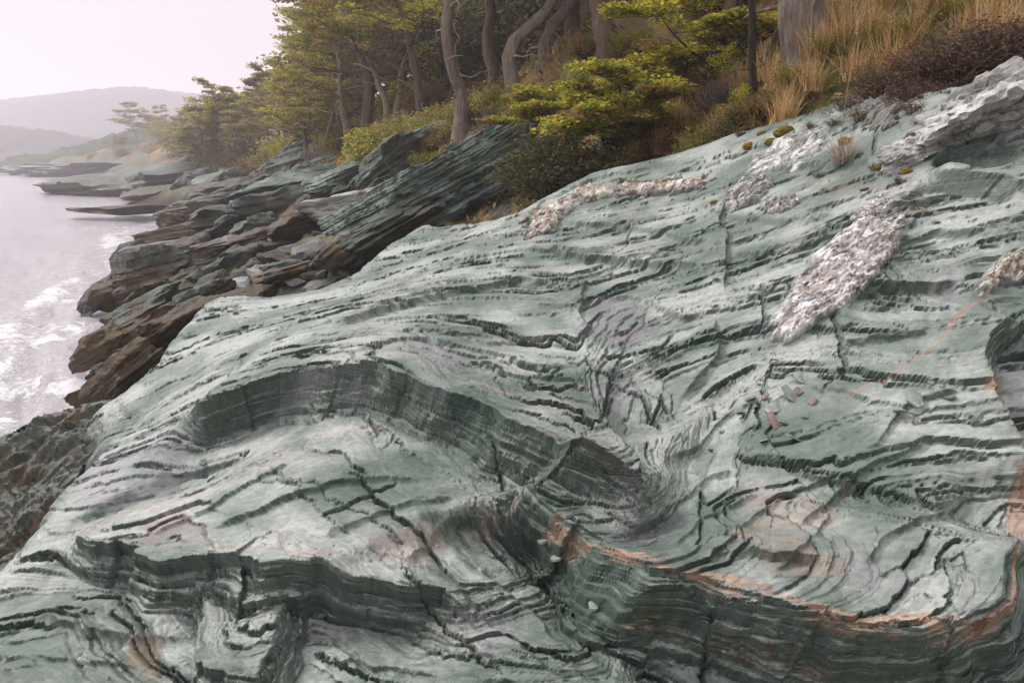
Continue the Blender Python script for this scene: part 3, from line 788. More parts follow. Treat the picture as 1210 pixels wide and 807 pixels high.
def sea_mat():
    m, n, b = nmat("sea_water", .13, .5)
    b.inputs["IOR"].default_value = 1.33
    a = n.nodes.new("ShaderNodeAttribute"); a.attribute_name = "Col"
    sp = n.nodes.new("ShaderNodeSeparateColor"); n.links.new(a.outputs["Color"], sp.inputs[0])
    g = n.nodes.new("ShaderNodeNewGeometry")
    mp = n.nodes.new("ShaderNodeMapping"); mp.inputs["Scale"].default_value = (1, 1, 1); mp.inputs["Rotation"].default_value = (0, 0, R(25))
    n.links.new(g.outputs["Position"], mp.inputs["Vector"])
    t = noise_node(n, 1.6, 9, .68, mp.outputs["Vector"], 1.2)
    t3 = noise_node(n, 9, 6, .7, mp.outputs["Vector"], .8)
    # lacy foam: threshold falls where the surf attribute is high
    add = n.nodes.new("ShaderNodeMath"); add.operation = 'MULTIPLY_ADD'
    n.links.new(t3.outputs["Fac"], add.inputs[0]); add.inputs[1].default_value = .45; n.links.new(t.outputs["Fac"], add.inputs[2])
    ad2 = n.nodes.new("ShaderNodeMath"); ad2.operation = 'MULTIPLY_ADD'
    n.links.new(sp.outputs["Red"], ad2.inputs[0]); ad2.inputs[1].default_value = .50; n.links.new(add.outputs[0], ad2.inputs[2])
    r = ramp_node(n, ad2.outputs[0], [(.92, (0, 0, 0)), (1.0, (.75, .75, .75))])
    base = mul_node(n, (.33, .325, .335), (.40, .385, .385), 'MIX')
    n.links.new(sp.outputs["Green"], base.node.inputs["Factor"])
    c = mul_node(n, base, (.66, .66, .67), 'MIX'); n.links.new(r.outputs["Color"], c.node.inputs["Factor"])
    n.links.new(c, b.inputs["Base Color"])
    rr = n.nodes.new("ShaderNodeMapRange"); rr.inputs["To Min"].default_value = .16; rr.inputs["To Max"].default_value = .8
    n.links.new(r.outputs["Color"], rr.inputs["Value"]); n.links.new(rr.outputs["Result"], b.inputs["Roughness"])
    t2 = noise_node(n, 3.5, 6, .62, mp.outputs["Vector"], .5)
    bump_node(n, b, [(t2.outputs["Fac"], .20, .6), (t3.outputs["Fac"], .05, .5), (r.outputs["Color"], .03, .5)])
    return m

def build_sea():
    x, y = polar(-50, 6, 330, 3.0, 4500, 270, 34)
    d = np.hypot(x, y)
    th = ter_h(x, y)
    prox = sstep(-2.4, -.1, th) * np.exp(-d / 90)
    u = x * math.cos(.5) + y * math.sin(.5); v = -x * math.sin(.5) + y * math.cos(.5)
    swell = .10 * np.sin(u * .9 + 2.2 * pn(x * .1, y * .1, 3)) + .16 * fbm(u * .35, v * .16, 3, 103)
    chop = .07 * fbm(x * 1.1, y * 1.1, 3, 107) + .03 * fbm(x * 4, y * 4, 2, 109)
    fade = np.exp(-d / 120)
    brk = np.zeros_like(x)
    for (cx, cy, ang, L, W, A) in ((-9.6, 14.5, 1.9, 2.6, .4, .10), (-8.4, 12.6, 2.2, 2.0, .3, .08), (-13.6, 23, 1.9, 3, .5, .14), (-11.9, 18.4, 2.0, 2.5, .4, .12), (-20, 40, 2, 5, .8, .14)):
        a = (x - cx) * math.cos(ang) + (y - cy) * math.sin(ang); bb = -(x - cx) * math.sin(ang) + (y - cy) * math.cos(ang)
        bb = bb + .25 * a * a / L * .3 + .25 * pn(a * .8, bb * .8, 5)
        g = np.exp(-(a / L) ** 2 - (bb / W) ** 2)
        chop = chop + A * g; brk = np.maximum(brk, g)
    z = (swell + chop * (1 + .8 * prox)) * fade
    surf = np.clip(.72 * prox * (0.35 + .6 * sstep(-.3, .5, fbm(x * .35, y * .35, 3, 111))) + .45 * brk + .10 * sstep(.05, .3, z) * fade, 0, 1)
    col = np.zeros(x.shape + (3,), np.float32); col[..., 0] = surf; col[..., 1] = np.clip(prox * 1.1, 0, 1)
    me = mesh_from("sea", np.stack([x, y, z], -1).reshape(-1, 3), grid_faces(*x.shape).reshape(-1, 4), sea_mat(), True, col.reshape(-1, 3))
    obj("sea", me, kind="structure", label="pale grey sea with lacy foam along the rocks")
build_sea()

def build_hill(name, crest, Y, depth, colr, bump, label, seed):
    """a ridge whose crest follows picture points at distance Y"""
    pts = np.array([at(px, py, Y) for px, py in crest])
    xs = np.linspace(pts[0, 0], pts[-1, 0], 260); zs = np.interp(xs, pts[:, 0], pts[:, 2])
    ts = np.linspace(-1, 1, 60)
    X, Tt = np.meshgrid(xs, ts); Z0 = np.broadcast_to(zs, X.shape)
    prof = np.clip(1 - Tt ** 2, 0, 1) ** .8
    Yy = Y + Tt * depth + 0 * X
    nz = fbm(X * 3 / depth, Yy * 3 / depth, 4, seed) * .10
    Z = -2 + (Z0 + 2) * np.clip(prof + nz * prof * (1 - prof) * 2.2, 0, 1.1) + bump * fbm(X * .16, Yy * .16, 3, seed + 5) * prof
    n = fbm(X * .05, Yy * .05, 4, seed + 9)
    c = np.empty(X.shape + (3,), np.float32); c[:] = colr
    c *= (1 + .5 * n)[..., None]
    me = mesh_from(name, np.stack([X, Yy, Z], -1).reshape(-1, 3), grid_faces(*X.shape).reshape(-1, 4), MAT_HILL, True, c.reshape(-1, 3))
    obj(name, me, kind="structure", label=label)
MAT_HILL = col_mat("wooded_hill", .95, .1, grain=((.35, .6, 1.4),), bumps=((.5, 1.5, .8),))
build_hill("near_hill", [(-400, 120), (-200, 140), (0, 149), (60, 156), (110, 167), (150, 176), (200, 184), (300, 186)], 420, 60, (.03, .04, .026), 1.6, "low dark wooded hill across the water", 201)
build_hill("far_hill", [(-500, 150), (-200, 138), (0, 122), (80, 113), (160, 104), (230, 112), (330, 118), (500, 120), (700, 130)], 720, 140, (.03, .034, .034), 2.0, "far misty ridge behind the bay", 211)
build_hill("middle_hill", [(60, 187), (110, 181), (150, 166), (200, 148), (260, 138), (400, 122), (600, 110)], 270, 60, (.05, .07, .03), 1.8, "green wooded hill behind the headland", 221)

# ================================================================== MINERAL VEINS ON THE OUTCROP (parts of it)
MAT_QUARTZ = col_mat("quartz", .55, .4, grain=((28, .62, 1.25), (110, .7, 1.2)), bumps=((60, .012, .8), (180, .004, .6)))

def patch(name, poly, thick, rough, pal, label, res=150, edge=.05, parent=None, seed=0, lift=0.0, dark=.65):
    """a rough body standing proud of the slate inside a plan outline"""
    PP = PL(poly)
    lo = PP.min(0) - .06; hi = PP.max(0) + .06
    asp = (hi - lo); nx = int(res * asp[0] / max(asp)) + 8; ny = int(res * asp[1] / max(asp)) + 8
    x, y = np.meshgrid(np.linspace(lo[0], hi[0], nx).astype(np.float32), np.linspace(lo[1], hi[1], ny).astype(np.float32))
    s = max(asp)
    wq = .06 * fbm(x * 8 / s, y * 9 / s, 4, 300 + seed, .6) * s
    sd = area_sd(x + wq, y + wq * .7, PP)
    H, T, face, _ = rock_smooth(x, y)
    prof = np.sqrt(np.clip(1 - (1 - np.clip(sd / edge, 0, 1)) ** 2, 0, 1))
    n1 = fbm(x * 7 / s, y * 7 / s, 4, 310 + seed); n2 = fbm(x * 13 / s, y * 13 / s, 4, 320 + seed, .5)
    rdg = 1 - np.abs(fbm(x * 16 / s, y * 10 / s, 3, 330 + seed)) * 2
    cv, ce = cell(x * 9 / s + n2 * .4, y * 8 / s + n1 * .4, 9)
    h = H - .03 + (.62 * thick + lift) * prof * (1 + .5 * n1) + rough * .9 * prof * (.45 * n2 + .5 * rdg + .5 * (cv - .5) - .35 * (ce < .05)) - .06 * (sd <= 0)
    keep = sd > -.045
    kf = keep[:-1, :-1] & keep[1:, :-1] & keep[:-1, 1:] & keep[1:, 1:]
    c = np.empty(x.shape + (3,), np.float32); c[:] = pal[0]
    c = lerp3(c, pal[1], sstep(-.1, .5, n1 + .6 * n2)); c = lerp3(c, pal[2], sstep(.05, .5, n2 - .5 * n1 + .6 * (cv - .5)))
    c = lerp3(c, (.10, .095, .085), dark * sstep(.15, .5, -n2 + .3 * rdg))
    c = lerp3(c, (.20, .22, .20), .7 * (1 - sstep(.0, .5 * edge, sd + .3 * edge * n2)))
    P = to3d(x, y, h)
    q = grid_faces(*x.shape)[kf]
    used, inv = np.unique(q, return_inverse=True)
    base = np.array([0, 3, 2.2])
    me = mesh_from(name, P.reshape(-1, 3)[used] - base, inv.reshape(-1, 4), MAT_QUARTZ, False, c.reshape(-1, 3)[used])
    o = obj(name, me, OUTCROP); o["label"] = label
    return o

WHT = [(.56, .55, .525), (.76, .75, .73), (.36, .32, .29)]
PNK = [(.50, .465, .40), (.66, .63, .565), (.30, .235, .175)]
RST = [(.30, .20, .14), (.40, .30, .235), (.17, .095, .055)]
GRY = [(.44, .45, .43), (.62, .62, .60), (.27, .25, .215)]
patch("quartz_lens", [(915, 372), (933, 347), (954, 304), (980, 286), (1015, 261), (1048, 252), (1068, 268), (1058, 304), (1030, 340), (994, 369), (958, 387), (933, 408), (915, 404)], .14, .05, WHT, "long pale pinkish quartz lens standing out of the slate", 230, .10, seed=1)
patch("quartz_lens", [(892, 428), (905, 414), (922, 408), (925, 422), (905, 438)], .04, .02, PNK, "small cream quartz end below the long lens", 70, .05, seed=2)
patch("quartz_vein", [(618, 262), (632, 250), (660, 236), (690, 222), (730, 216), (790, 214), (835, 208), (838, 222), (790, 228), (730, 232), (690, 240), (668, 256), (652, 275), (630, 280)], .13, .05, PNK, "cream quartz band along the ridge with a knobbly end", 260, .12, seed=3)
patch("quartz_lump", [(851, 244), (860, 226), (885, 210), (912, 208), (914, 222), (890, 242), (866, 252)], .14, .05, GRY, "pale rough lump with dark lichen on the ridge", 110, .12, seed=4)
patch("quartz_lump", [(893, 248), (905, 234), (930, 229), (946, 238), (935, 250), (910, 254)], .10, .04, GRY, "smaller pale lump beside the dark lichened one", 90, .10, seed=5)
patch("quartz_vein", [(1150, 345), (1160, 322), (1185, 300), (1215, 288), (1260, 280), (1260, 310), (1215, 325), (1180, 340), (1160, 352)], .10, .05, PNK, "knobbly pinkish vein at the dark hollow", 150, .09, seed=6)
patch("quartz_vein", [(1158, 350), (1128, 378), (1108, 412), (1082, 432), (1050, 446), (1003, 472), (1006, 476), (1054, 452), (1088, 438), (1114, 418), (1132, 388), (1162, 358)], .03, .015, RST, "thin rusty vein running down the slabs", 260, .03, seed=7)
patch("rusty_rim", [(1000, 748), (1040, 752), (1084, 750), (1130, 752), (1166, 725), (1172, 690), (1180, 700), (1178, 735), (1140, 768), (1084, 766), (1030, 764), (996, 760)], .035, .02, RST, "rusty crumbling rim of the broad slab", 240, .03, seed=8)
patch("rusty_rim", [(1184, 500), (1196, 540), (1202, 600), (1196, 650), (1184, 680), (1176, 672), (1186, 630), (1190, 580), (1182, 540), (1172, 505)], .05, .02, RST, "rusty upright rib at the slab's edge", 180, .04, seed=9)
patch("grey_block", [(1020, 150), (1026, 124), (1045, 117), (1062, 128), (1060, 150), (1040, 156)], .16, .02, [(.20, .22, .19), (.27, .28, .25), (.15, .14, .11)], "grey angular block under the heath", 90, .10, seed=11)
patch("quartz_lump", [(878, 208), (890, 178), (930, 160), (972, 162), (975, 190), (930, 205)], .06, .03, GRY, "pale flaky sheet on the ridge", 130, .10, seed=12)
patch("quartz_lump", [(1000, 258), (1025, 236), (1050, 226), (1062, 236), (1040, 256), (1015, 266)], .05, .03, WHT, "pale quartz knob above the long lens", 80, .06, seed=13)

# ================================================================== SHORE ROCKS
import bmesh
def ico(sub):
    bm = bmesh.new(); bmesh.ops.create_icosphere(bm, subdivisions=sub, radius=1)
    V = np.array([v.co[:] for v in bm.verts], np.float32); F = np.array([[v.index for v in f.verts] for f in bm.faces], np.int32)
    bm.free(); return V, F
ICO = {k: ico(k) for k in (3, 4, 5, 6)}
MAT_SHORE = slate_mat("shore_slate", .6, 2.5, .3)

def n3(V, f, seed, octv=3):
    return (fbm(V[:, 0] * f + V[:, 2] * f * .6, V[:, 1] * f - V[:, 2] * f * .8, octv, seed) + fbm(V[:, 2] * f + 5, V[:, 0] * f * .7 + V[:, 1] * f * .5, octv, seed + 7)) * .6

PALS = {
    'green': [(.060, .088, .072), (.155, .195, .168), (.052, .054, .036)],
    'pale': [(.24, .26, .24), (.34, .35, .33), (.17, .15, .13)],
    'dark': [(.020, .030, .024), (.060, .082, .067), (.040, .030, .014)],
    'brown': [(.026, .020, .011), (.085, .048, .014), (.030, .040, .030)],
    'crust': [(.30, .30, .28), (.52, .52, .50), (.07, .066, .055)],
    'grey': [(.09, .086, .083), (.17, .162, .158), (.08, .05, .025)],
}
def rock_mesh(seed, dims, sub=4, pal='green', layers=.06, tilt=(0, 0), weed=0.0):
    """angular slaty boulder: cut by planes, then stepped along its cleavage"""
    rg = np.random.RandomState(seed)
    V, F = ICO[sub]; V = V.copy()
    r = np.full(len(V), 1.25, np.float32)
    for k in range(11):
        nn = rg.normal(size=3); nn /= np.linalg.norm(nn)
        r = np.minimum(r, rg.uniform(.62, 1.0) / np.maximum(V @ nn, .05))
    r = np.minimum(r, .8 / np.maximum(V[:, 2], .05))
    V = V * r[:, None]
    V *= (1 + .16 * n3(V, 1.3, seed % 97))[:, None]
    V = V * np.array(dims, np.float32) * .55
    nl = np.array([math.sin(tilt[0]), math.sin(tilt[1]), 1.0]); nl /= np.linalg.norm(nl); nl = nl.astype(np.float32)
    sz = min(dims)
    base = V @ nl
    sc = base + .045 * sz * n3(V / sz, 1.2, seed % 89 + 3)
    t1 = layers; t2 = layers * .33
    f = 1.0
    d = .6 * ((np.floor(sc / t1) + .5) * t1 - sc) + .35 * ((np.floor(sc / t2) + .5) * t2 - sc)
    V = V + nl * d[:, None]
    # cut-back of alternate beds
    lat = V - (V @ nl)[:, None] * nl
    bed = _rv[(np.floor(sc / t1).astype(int) * 53 + seed) & 4095] - .5; bed2 = _rv[(np.floor(sc / t2).astype(int) * 91 + seed) & 4095] - .5
    V = V + lat * (.08 * bed + .05 * bed2)[:, None]
    V = V + (.03 * sz * n3(V / sz, 5, seed % 83 + 5))[:, None] * (V / (np.linalg.norm(V, axis=1, keepdims=True) + 1e-6))
    V = V + (.016 * sz * n3(V / sz, 13, seed % 61 + 5))[:, None] * (V / (np.linalg.norm(V, axis=1, keepdims=True) + 1e-6))
    p = PALS[pal]
    n = n3(V / sz, 1.2, seed % 79); n_ = n3(V / sz, 4, seed % 73)
    c = np.empty((len(V), 3), np.float32); c[:] = p[0]
    c = lerp3(c, p[1], sstep(-.2, .5, n + .4 * n_)); c = lerp3(c, p[2], .8 * sstep(.1, .5, n_ - .4 * n))
    if weed:
        wz = 1 - sstep(-.15, .25, V[:, 2] / dims[2] + .25 * n - weed)
        c = lerp3(c, (.060, .040, .014), .7 * wz * sstep(-.5, .3, n_ + .5))
    c4 = np.c_[c, np.full(len(V), .75, np.float32)]
    return mesh_from("shore_rock", V, F, MAT_SHORE, False, c4, sc)

def place_rock(px, py, Y, wpx, hpx, pal, roll, label, seed, sub=4, depth=1.0, weed=0.0, layers=None, name="shore_rock", tilt=(0, 0), group=None, yaw=0.0, cat="rock"):
    k = Y / FPX
    wd, ht = wpx * k, hpx * k
    p = at(px, py, Y)
    me = rock_mesh(seed, (wd, wd * depth, ht), sub, pal, layers or ht * .11, tilt, weed)
    return obj(name, me, label=label, cat=cat, group=group, loc=p, rot=(0, R(-roll), R(yaw)))

RK = [
    # px, py, Y, w, h, palette, roll, label
    (505, 232, 14.5, 250, 74, 'green', 27, "big green slab dipping seaward behind the pale ridge", 11, 6, .7, 0, .05),
    (583, 208, 15.2, 110, 80, 'green', 20, "steep dark green slab face beside the dark bush", 12, 5, .6, 0, .04),
    (452, 280, 13.6, 150, 46, 'dark', 30, "dark wet slab edge under the big green slab", 13, 5, .6, 0, .06),
    (412, 300, 13.4, 70, 46, 'brown', 38, "brown wedge of rock leaning at the foot of the big slab", 14, 5, .8, 0, .06),
    (392, 246, 19, 74, 30, 'pale', 10, "broader of two pale flat plates lying on the shore rocks", 15, 4, .8, 0, .05),
    (432, 238, 19.6, 52, 28, 'pale', 16, "smaller, higher of two pale flat plates on the shore rocks", 16, 4, .8, 0, .05),
    (462, 196, 22, 110, 56, 'green', 32, "green ledge below the mossy bank", 17, 5, .8, 0, .07),
    (398, 216, 25, 100, 30, 'green', 18, "long green ledge behind the pale plates", 18, 5, .8, 0, .07),
    (345, 222, 29, 130, 40, 'green', 14, "low green ledge with pale top below the scrub", 19, 5, .8, 0, .08),
    (322, 248, 25, 88, 44, 'dark', 12, "bulky dark green rock in the middle of the shore", 20, 5, .9, .1, .08),
    (270, 258, 27, 90, 36, 'dark', 8, "dark rounded rock above the weedy ledge", 21, 5, .9, .2, .08),
    (350, 192, 40, 70, 44, 'green', 14, "green knoll capped with dry grass", 22, 5, .9, 0, .1),
    (285, 222, 46, 110, 28, 'dark', 6, "long dark rock sloping to the cove", 23, 5, .9, .2, .1),
    (300, 206, 62, 110, 26, 'green', 8, "blue green ledge below the twisted trees", 24, 5, .9, 0, .12),
    (215, 214, 84, 150, 40, 'green', 5, "pale topped headland rock above the cove", 25, 5, .9, .1, .2),
    (150, 217, 94, 150, 30, 'green', 4, "low headland ledge reaching into the water", 26, 5, .9, .2, .2),
    (165, 198, 165, 150, 16, 'green', 2, "flat green ledge below the grassy point", 27, 4, .9, .1, .3),
    (95, 199, 190, 130, 13, 'green', 1, "thin far ledge along the grassy point", 28, 4, .9, .1, .3),
    (40, 201, 203, 80, 11, 'green', 1, "last low rocks at the tip of the point", 29, 4, .9, .1, .3),
    (160, 248, 55, 125, 13, 'brown', 3, "flat brown weedy reef lying in the water", 30, 5, .5, .2, .1),
    (222, 246, 50, 70, 20, 'brown', 8, "brown weedy rock at the landward end of the reef", 31, 4, .8, .3, .1),
    (228, 282, 29, 100, 46, 'brown', 10, "brown seaweed covered ledge at the water", 32, 5, .8, .3, .1),
    (190, 296, 24.5, 70, 22, 'grey', 8, "low purple grey rock awash by the weedy ledge", 33, 4, .8, .2, .1),
    (185, 330, 20, 120, 84, 'dark', 14, "big dark striped boulder at the surf", 34, 6, .8, .15, .07),
    (243, 300, 20.5, 110, 34, 'grey', 14, "grey flat topped rock behind the striped boulder", 35, 5, .8, 0, .07),
    (270, 326, 17.8, 90, 44, 'dark', 26, "dark slanting rock between boulder and pale shoulder", 36, 5, .8, .1, .07),
    (128, 345, 20.5, 64, 36, 'brown', 18, "rusty weed draped rock in the foam", 37, 5, .8, .5, .08),
    (300, 282, 20, 70, 24, 'brown', 10, "brown crusted stone with a pale rim", 38, 4, .8, 0, .06),
    (345, 266, 19, 60, 22, 'brown', 14, "brown slanted stone below the dark green rock", 39, 4, .8, 0, .06),
    (212, 388, 11.4, 120, 52, 'brown', 34, "brown weedy wedge leaning on the pale shoulder", 40, 6, .7, .3, .05),
    (155, 440, 10.6, 110, 60, 'brown', 40, "lowest brown weedy wedge beside the surf", 41, 5, .7, .4, .05),
    (330, 330, 14.6, 80, 30, 'brown', 14, "brown stone pressed against the pale shoulder", 42, 4, .8, 0, .05),
    (168, 372, 15.5, 100, 44, 'dark', 24, "dark ribbed rock between the striped boulder and the weedy wedge", 51, 5, .8, .2, .05),
    (232, 356, 14.4, 84, 34, 'dark', 22, "dark sloping rock just above the weedy wedge", 52, 5, .8, .1, .05),
    (122, 408, 13.8, 70, 40, 'brown', 30, "weed hung rock standing in the surf below the ribbed rock", 53, 5, .8, .4, .05),
    (136, 448, 11.4, 60, 36, 'dark', 38, "small black wet rock at the surf's edge", 54, 4, .8, .3, .05),
    (290, 352, 13.6, 70, 24, 'brown', 12, "brown flat rock along the pale shoulder's back", 55, 4, .8, 0, .05),
    (212, 312, 23, 60, 30, 'dark', 10, "dark knob behind the striped boulder", 56, 4, .8, .2, .05),
    (300, 300, 18.4, 66, 26, 'dark', 16, "dark low rock left of the beach stones", 57, 4, .8, .1, .05),
    (380, 262, 19.6, 58, 24, 'brown', 10, "brown stone under the pale flat plates", 58, 4, .8, 0, .05),
    (255, 240, 40, 70, 22, 'dark', 8, "dark block where the reef meets the shore", 59, 4, .8, .2, .05),
    (372, 200, 34, 60, 24, 'green', 20, "green block below the grey dry scrub", 60, 4, .8, 0, .05),
    (420, 200, 27, 60, 26, 'green', 26, "green block under the rust brown bracken", 61, 4, .8, 0, .05),
    (195, 226, 75, 80, 16, 'dark', 4, "dark weed line rock at the cove's edge", 62, 4, .8, .4, .05),
    (110, 226, 98, 60, 9, 'brown', 2, "low brown skerry off the headland ledge", 63, 4, .8, .4, .05),
    (550, 186, 17.5, 60, 40, 'dark', 20, "mossy dark block under the bent tree", 43, 4, .8, 0, .05),
]
for k, (px, py, Y, wp, hp, pal, roll, lb, sd_, sub, dep, weed, lay) in enumerate(RK):
    sub = 6 if sub == 6 and k == 0 else 5 if wp > 95 and Y < 35 else 4
    place_rock(px, py, Y, wp, hp, pal, roll, lb, sd_ * 7 + 3, sub, dep, weed, hp * Y / FPX * (.05 if sub > 4 else .075))

def crusted(px, py, Y, wp, hp, roll, seed, lb, yaw=0):
    o = place_rock(px, py, Y, wp, hp, 'crust', roll, lb, seed, 5, .8, name="crusted_boulder")
    me = o.data; V = np.empty(len(me.vertices) * 3, np.float32); me.vertices.foreach_get("co", V); V = V.reshape(-1, 3); sz = hp * Y / FPX
    V = V + (sz * (.09 * n3(V / sz, 5, 17, 4) + .16 * np.abs(n3(V / sz, 2.6, 19, 3)) - .05 * (n3(V / sz, 9, 23, 2) > .25)))[:, None] * (V / (np.linalg.norm(V, axis=1, keepdims=True) + 1e-6))
    me.vertices.foreach_set("co", V.ravel()); me.materials.clear(); me.materials.append(MAT_QUARTZ); me.update()
    return o
crusted(1160, 132, 6.0, 150, 66, 28, 811, "big pale crusted boulder overhanging a dark hollow below the heath")
crusted(1236, 128, 6.0, 110, 96, 12, 821, "crusted boulder cut by the frame, right of the bigger one")
crusted(1080, 178, 6.1, 74, 30, 22, 815, "low pale crusted toe running down from the big boulder")
block_meshes = [rock_mesh(640 + k, (1, .8, .6), 4, p, .035, (.3, .1), .12 if p == 'brown' else 0) for k, p in enumerate(['dark', 'brown', 'green', 'dark', 'brown', 'green'])]
rb = random.Random(31)
blocks = [(150, 300, 26), (170, 352, 17.5), (205, 345, 17), (245, 338, 16.4), (215, 330, 19), (160, 388, 14.6), (195, 372, 14), (140, 375, 17), (115, 352, 20.5), (262, 312, 19), (285, 330, 16), (250, 280, 26), (272, 272, 25), (295, 268, 24), (240, 262, 33), (210, 268, 33), (225, 300, 24), (310, 262, 23),
          (335, 284, 19), (355, 250, 24), (300, 240, 31), (265, 232, 42), (240, 228, 50), (330, 236, 29), (365, 228, 27), (400, 226, 24), (425, 214, 24), (445, 222, 21), (300, 220, 45), (270, 212, 60), (230, 218, 70), (340, 206, 42), (180, 222, 82), (205, 206, 95), (415, 255, 18), (440, 262, 16.5), (125, 440, 12), (150, 420, 12.8), (100, 470, 11.2)]
for k, (px, py, Y) in enumerate(blocks):
    kd = rb.randrange(6) if px > 260 else rb.choice([0, 1, 3, 4]); wm = rb.uniform(30, 58) * Y / FPX
    zone = "along the surf" if px < 190 else "among the middle shore rocks" if px < 320 else "below the bank"
    look = ["dark green", "brown weedy", "pale green", "blackish", "rust brown", "grey green"][kd]
    obj("broken_block", block_meshes[kd], label=look + " broken block " + zone + " behind the pale outcrop", cat="rock", group=look + " broken blocks " + zone, loc=at(px, py, Y), rot=(rb.uniform(-.3, .3), R(-rb.uniform(5, 40)), rb.uniform(-.5, .5)), scale=(wm, wm, wm * rb.uniform(.6, 1.1)))
# loose stones on the beach between the ledges
rs = random.Random(5)
stone_meshes = [rock_mesh(500 + k, (1, .75, .34), 3, p, .06) for k, p in enumerate(['brown', 'dark', 'grey', 'brown', 'green', 'pale'])]
stones = [(318, 306), (345, 300), (372, 296), (300, 318), (335, 318), (362, 318), (392, 312), (318, 290), (352, 284), (380, 276), (405, 270), (290, 300), (278, 312), (310, 332), (350, 335), (378, 328), (400, 322), (330, 276), (365, 268), (300, 344),
          (252, 296), (262, 284), (240, 345), (285, 340), (420, 262), (410, 330), (385, 338), (340, 308), (358, 305), (325, 324)]
seen = set()
for k, (px, py) in enumerate(stones):
    # march the ray to the ground
    Ys = np.arange(8.0, 60, .1); Q = np.array([0, 0, CAMZ]) + ray(px, py)[None] * Ys[:, None]
    hit = np.nonzero(Q[:, 2] <= ter_h(Q[:, 0], Q[:, 1]))[0]
    p = Q[hit[0] if len(hit) else -1]
    wm = rs.uniform(.35, .95); kind = k % 6
    look = ['brown weedy', 'dark wet', 'purple grey', 'brown flat', 'green', 'pale'][kind]
    obj("beach_stone", stone_meshes[kind], label=look + " loose stone among the beach stones behind the pale shoulder", cat="stone", group=look + " beach stones", loc=p + np.array([0, 0, .02]), rot=(rs.uniform(-.15, .15), rs.uniform(-.5, .1), rs.uniform(0, 6)), scale=(wm, wm, wm * rs.uniform(.8, 1.4)))

# ================================================================== PLANTS
def leaf_mat(name):
    m, n, b = nmat(name, .65, .25)
    a = n.nodes.new("ShaderNodeAttribute"); a.attribute_name = "Col"
    n.links.new(a.outputs["Color"], b.inputs["Base Color"])
    tr = n.nodes.new("ShaderNodeBsdfTranslucent"); n.links.new(a.outputs["Color"], tr.inputs["Color"])
    mx = n.nodes.new("ShaderNodeMixShader"); mx.inputs[0].default_value = .42
    o = n.nodes["Material Output"]
    n.links.new(b.outputs[0], mx.inputs[1]); n.links.new(tr.outputs[0], mx.inputs[2]); n.links.new(mx.outputs[0], o.inputs["Surface"])
    return m
MAT_LEAF = leaf_mat("leaves")
MAT_BARK = col_mat("bark", .9, .15, grain=((5, .7, 1.2), (18, .6, 1.35)), bumps=((14, .09, 1.0), (45, .03, .9)), stretch=(1, 1, .2))

class Buf:
    def __init__(s): s.V = []; s.F = []; s.C = []; s.n = 0
    def add(s, V, F, C):
        V = np.asarray(V, np.float32); s.V.append(V); s.F.append(np.asarray(F, np.int32) + s.n); s.C.append(np.broadcast_to(np.asarray(C, np.float32), (len(V), 3))); s.n += len(V)
    def mesh(s, name, mat, smooth=False):
        return mesh_from(name, np.concatenate(s.V), np.concatenate(s.F), mat, smooth, np.concatenate(s.C))

def tube(buf, pts, rad, ns=7, col=(.1, .08, .06), knob=0.0, rg=None):
    pts = np.asarray(pts, float); n = len(pts)
    rad = np.asarray(rad, float)
    tg = np.gradient(pts, axis=0); tg /= np.linalg.norm(tg, axis=1, keepdims=True) + 1e-9
    ref = np.array([.13, .97, .2]); 
    u = np.cross(tg, ref); u /= np.linalg.norm(u, axis=1, keepdims=True) + 1e-9
    v = np.cross(tg, u)
    a = np.arange(ns) * 2 * np.pi / ns
    rr = rad[:, None] * (1 + (knob * rg.uniform(-1, 1, (n, ns)) if knob else 0))
    if ns >= 12: rr = rr * (1 + .10 * np.cos(np.arange(ns) * np.pi)[None] * rg.uniform(.3, 1, (n, ns)) + .06 * np.sin(a[None] * 3 + np.linspace(0, 3, n)[:, None]))
    V = pts[:, None] + rr[..., None] * (np.cos(a)[None, :, None] * u[:, None] + np.sin(a)[None, :, None] * v[:, None])
    idx = np.arange(n * ns).reshape(n, ns)
    F = np.stack([idx[:-1], np.roll(idx[:-1], -1, 1), np.roll(idx[1:], -1, 1), idx[1:]], -1).reshape(-1, 4)
    buf.add(V.reshape(-1, 3), F, col)

def curve(rg, p0, d0, L, n, wander, up=0.0, flat=0.0):
    pts = [np.array(p0, float)]; d = np.array(d0, float); d /= np.linalg.norm(d)
    for k in range(n):
        d = d + rg.normal(size=3) * wander + np.array([0, 0, up])
        d[2] -= flat * d[2]
        d /= np.linalg.norm(d)
        pts.append(pts[-1] + d * L / n)
    return np.array(pts)

def leaves(buf, rg, cen, rad, n, size, pal, tilt=.45):
    """n small leaf faces spread through a flattened ellipsoid"""
    u = rg.normal(size=(n, 3)); u /= np.linalg.norm(u, axis=1, keepdims=True)
    P = cen + u * (rg.rand(n, 1) ** .45) * np.asarray(rad)
    nrm = np.c_[rg.normal(0, tilt, n), rg.normal(0, tilt, n), np.ones(n)]; nrm /= np.linalg.norm(nrm, axis=1, keepdims=True)
    a = rg.rand(n) * 2 * np.pi
    t = np.c_[np.cos(a), np.sin(a), np.zeros(n)]; t = t - (t * nrm).sum(1, keepdims=True) * nrm; t /= np.linalg.norm(t, axis=1, keepdims=True)
    b = np.cross(nrm, t); s = size * rg.uniform(.6, 1.3, (n, 1))
    V = np.stack([P - t * s, P + b * s * .55, P + t * s, P - b * s * .55], 1).reshape(-1, 3)
    F = np.arange(4 * n).reshape(n, 4)
    pal = np.asarray(pal, np.float32)
    pc = pal[rg.randint(len(pal), size=n)] * rg.uniform(.7, 1.3, (n, 1))
    buf.add(V, F, np.repeat(pc, 4, 0).astype(np.float32))

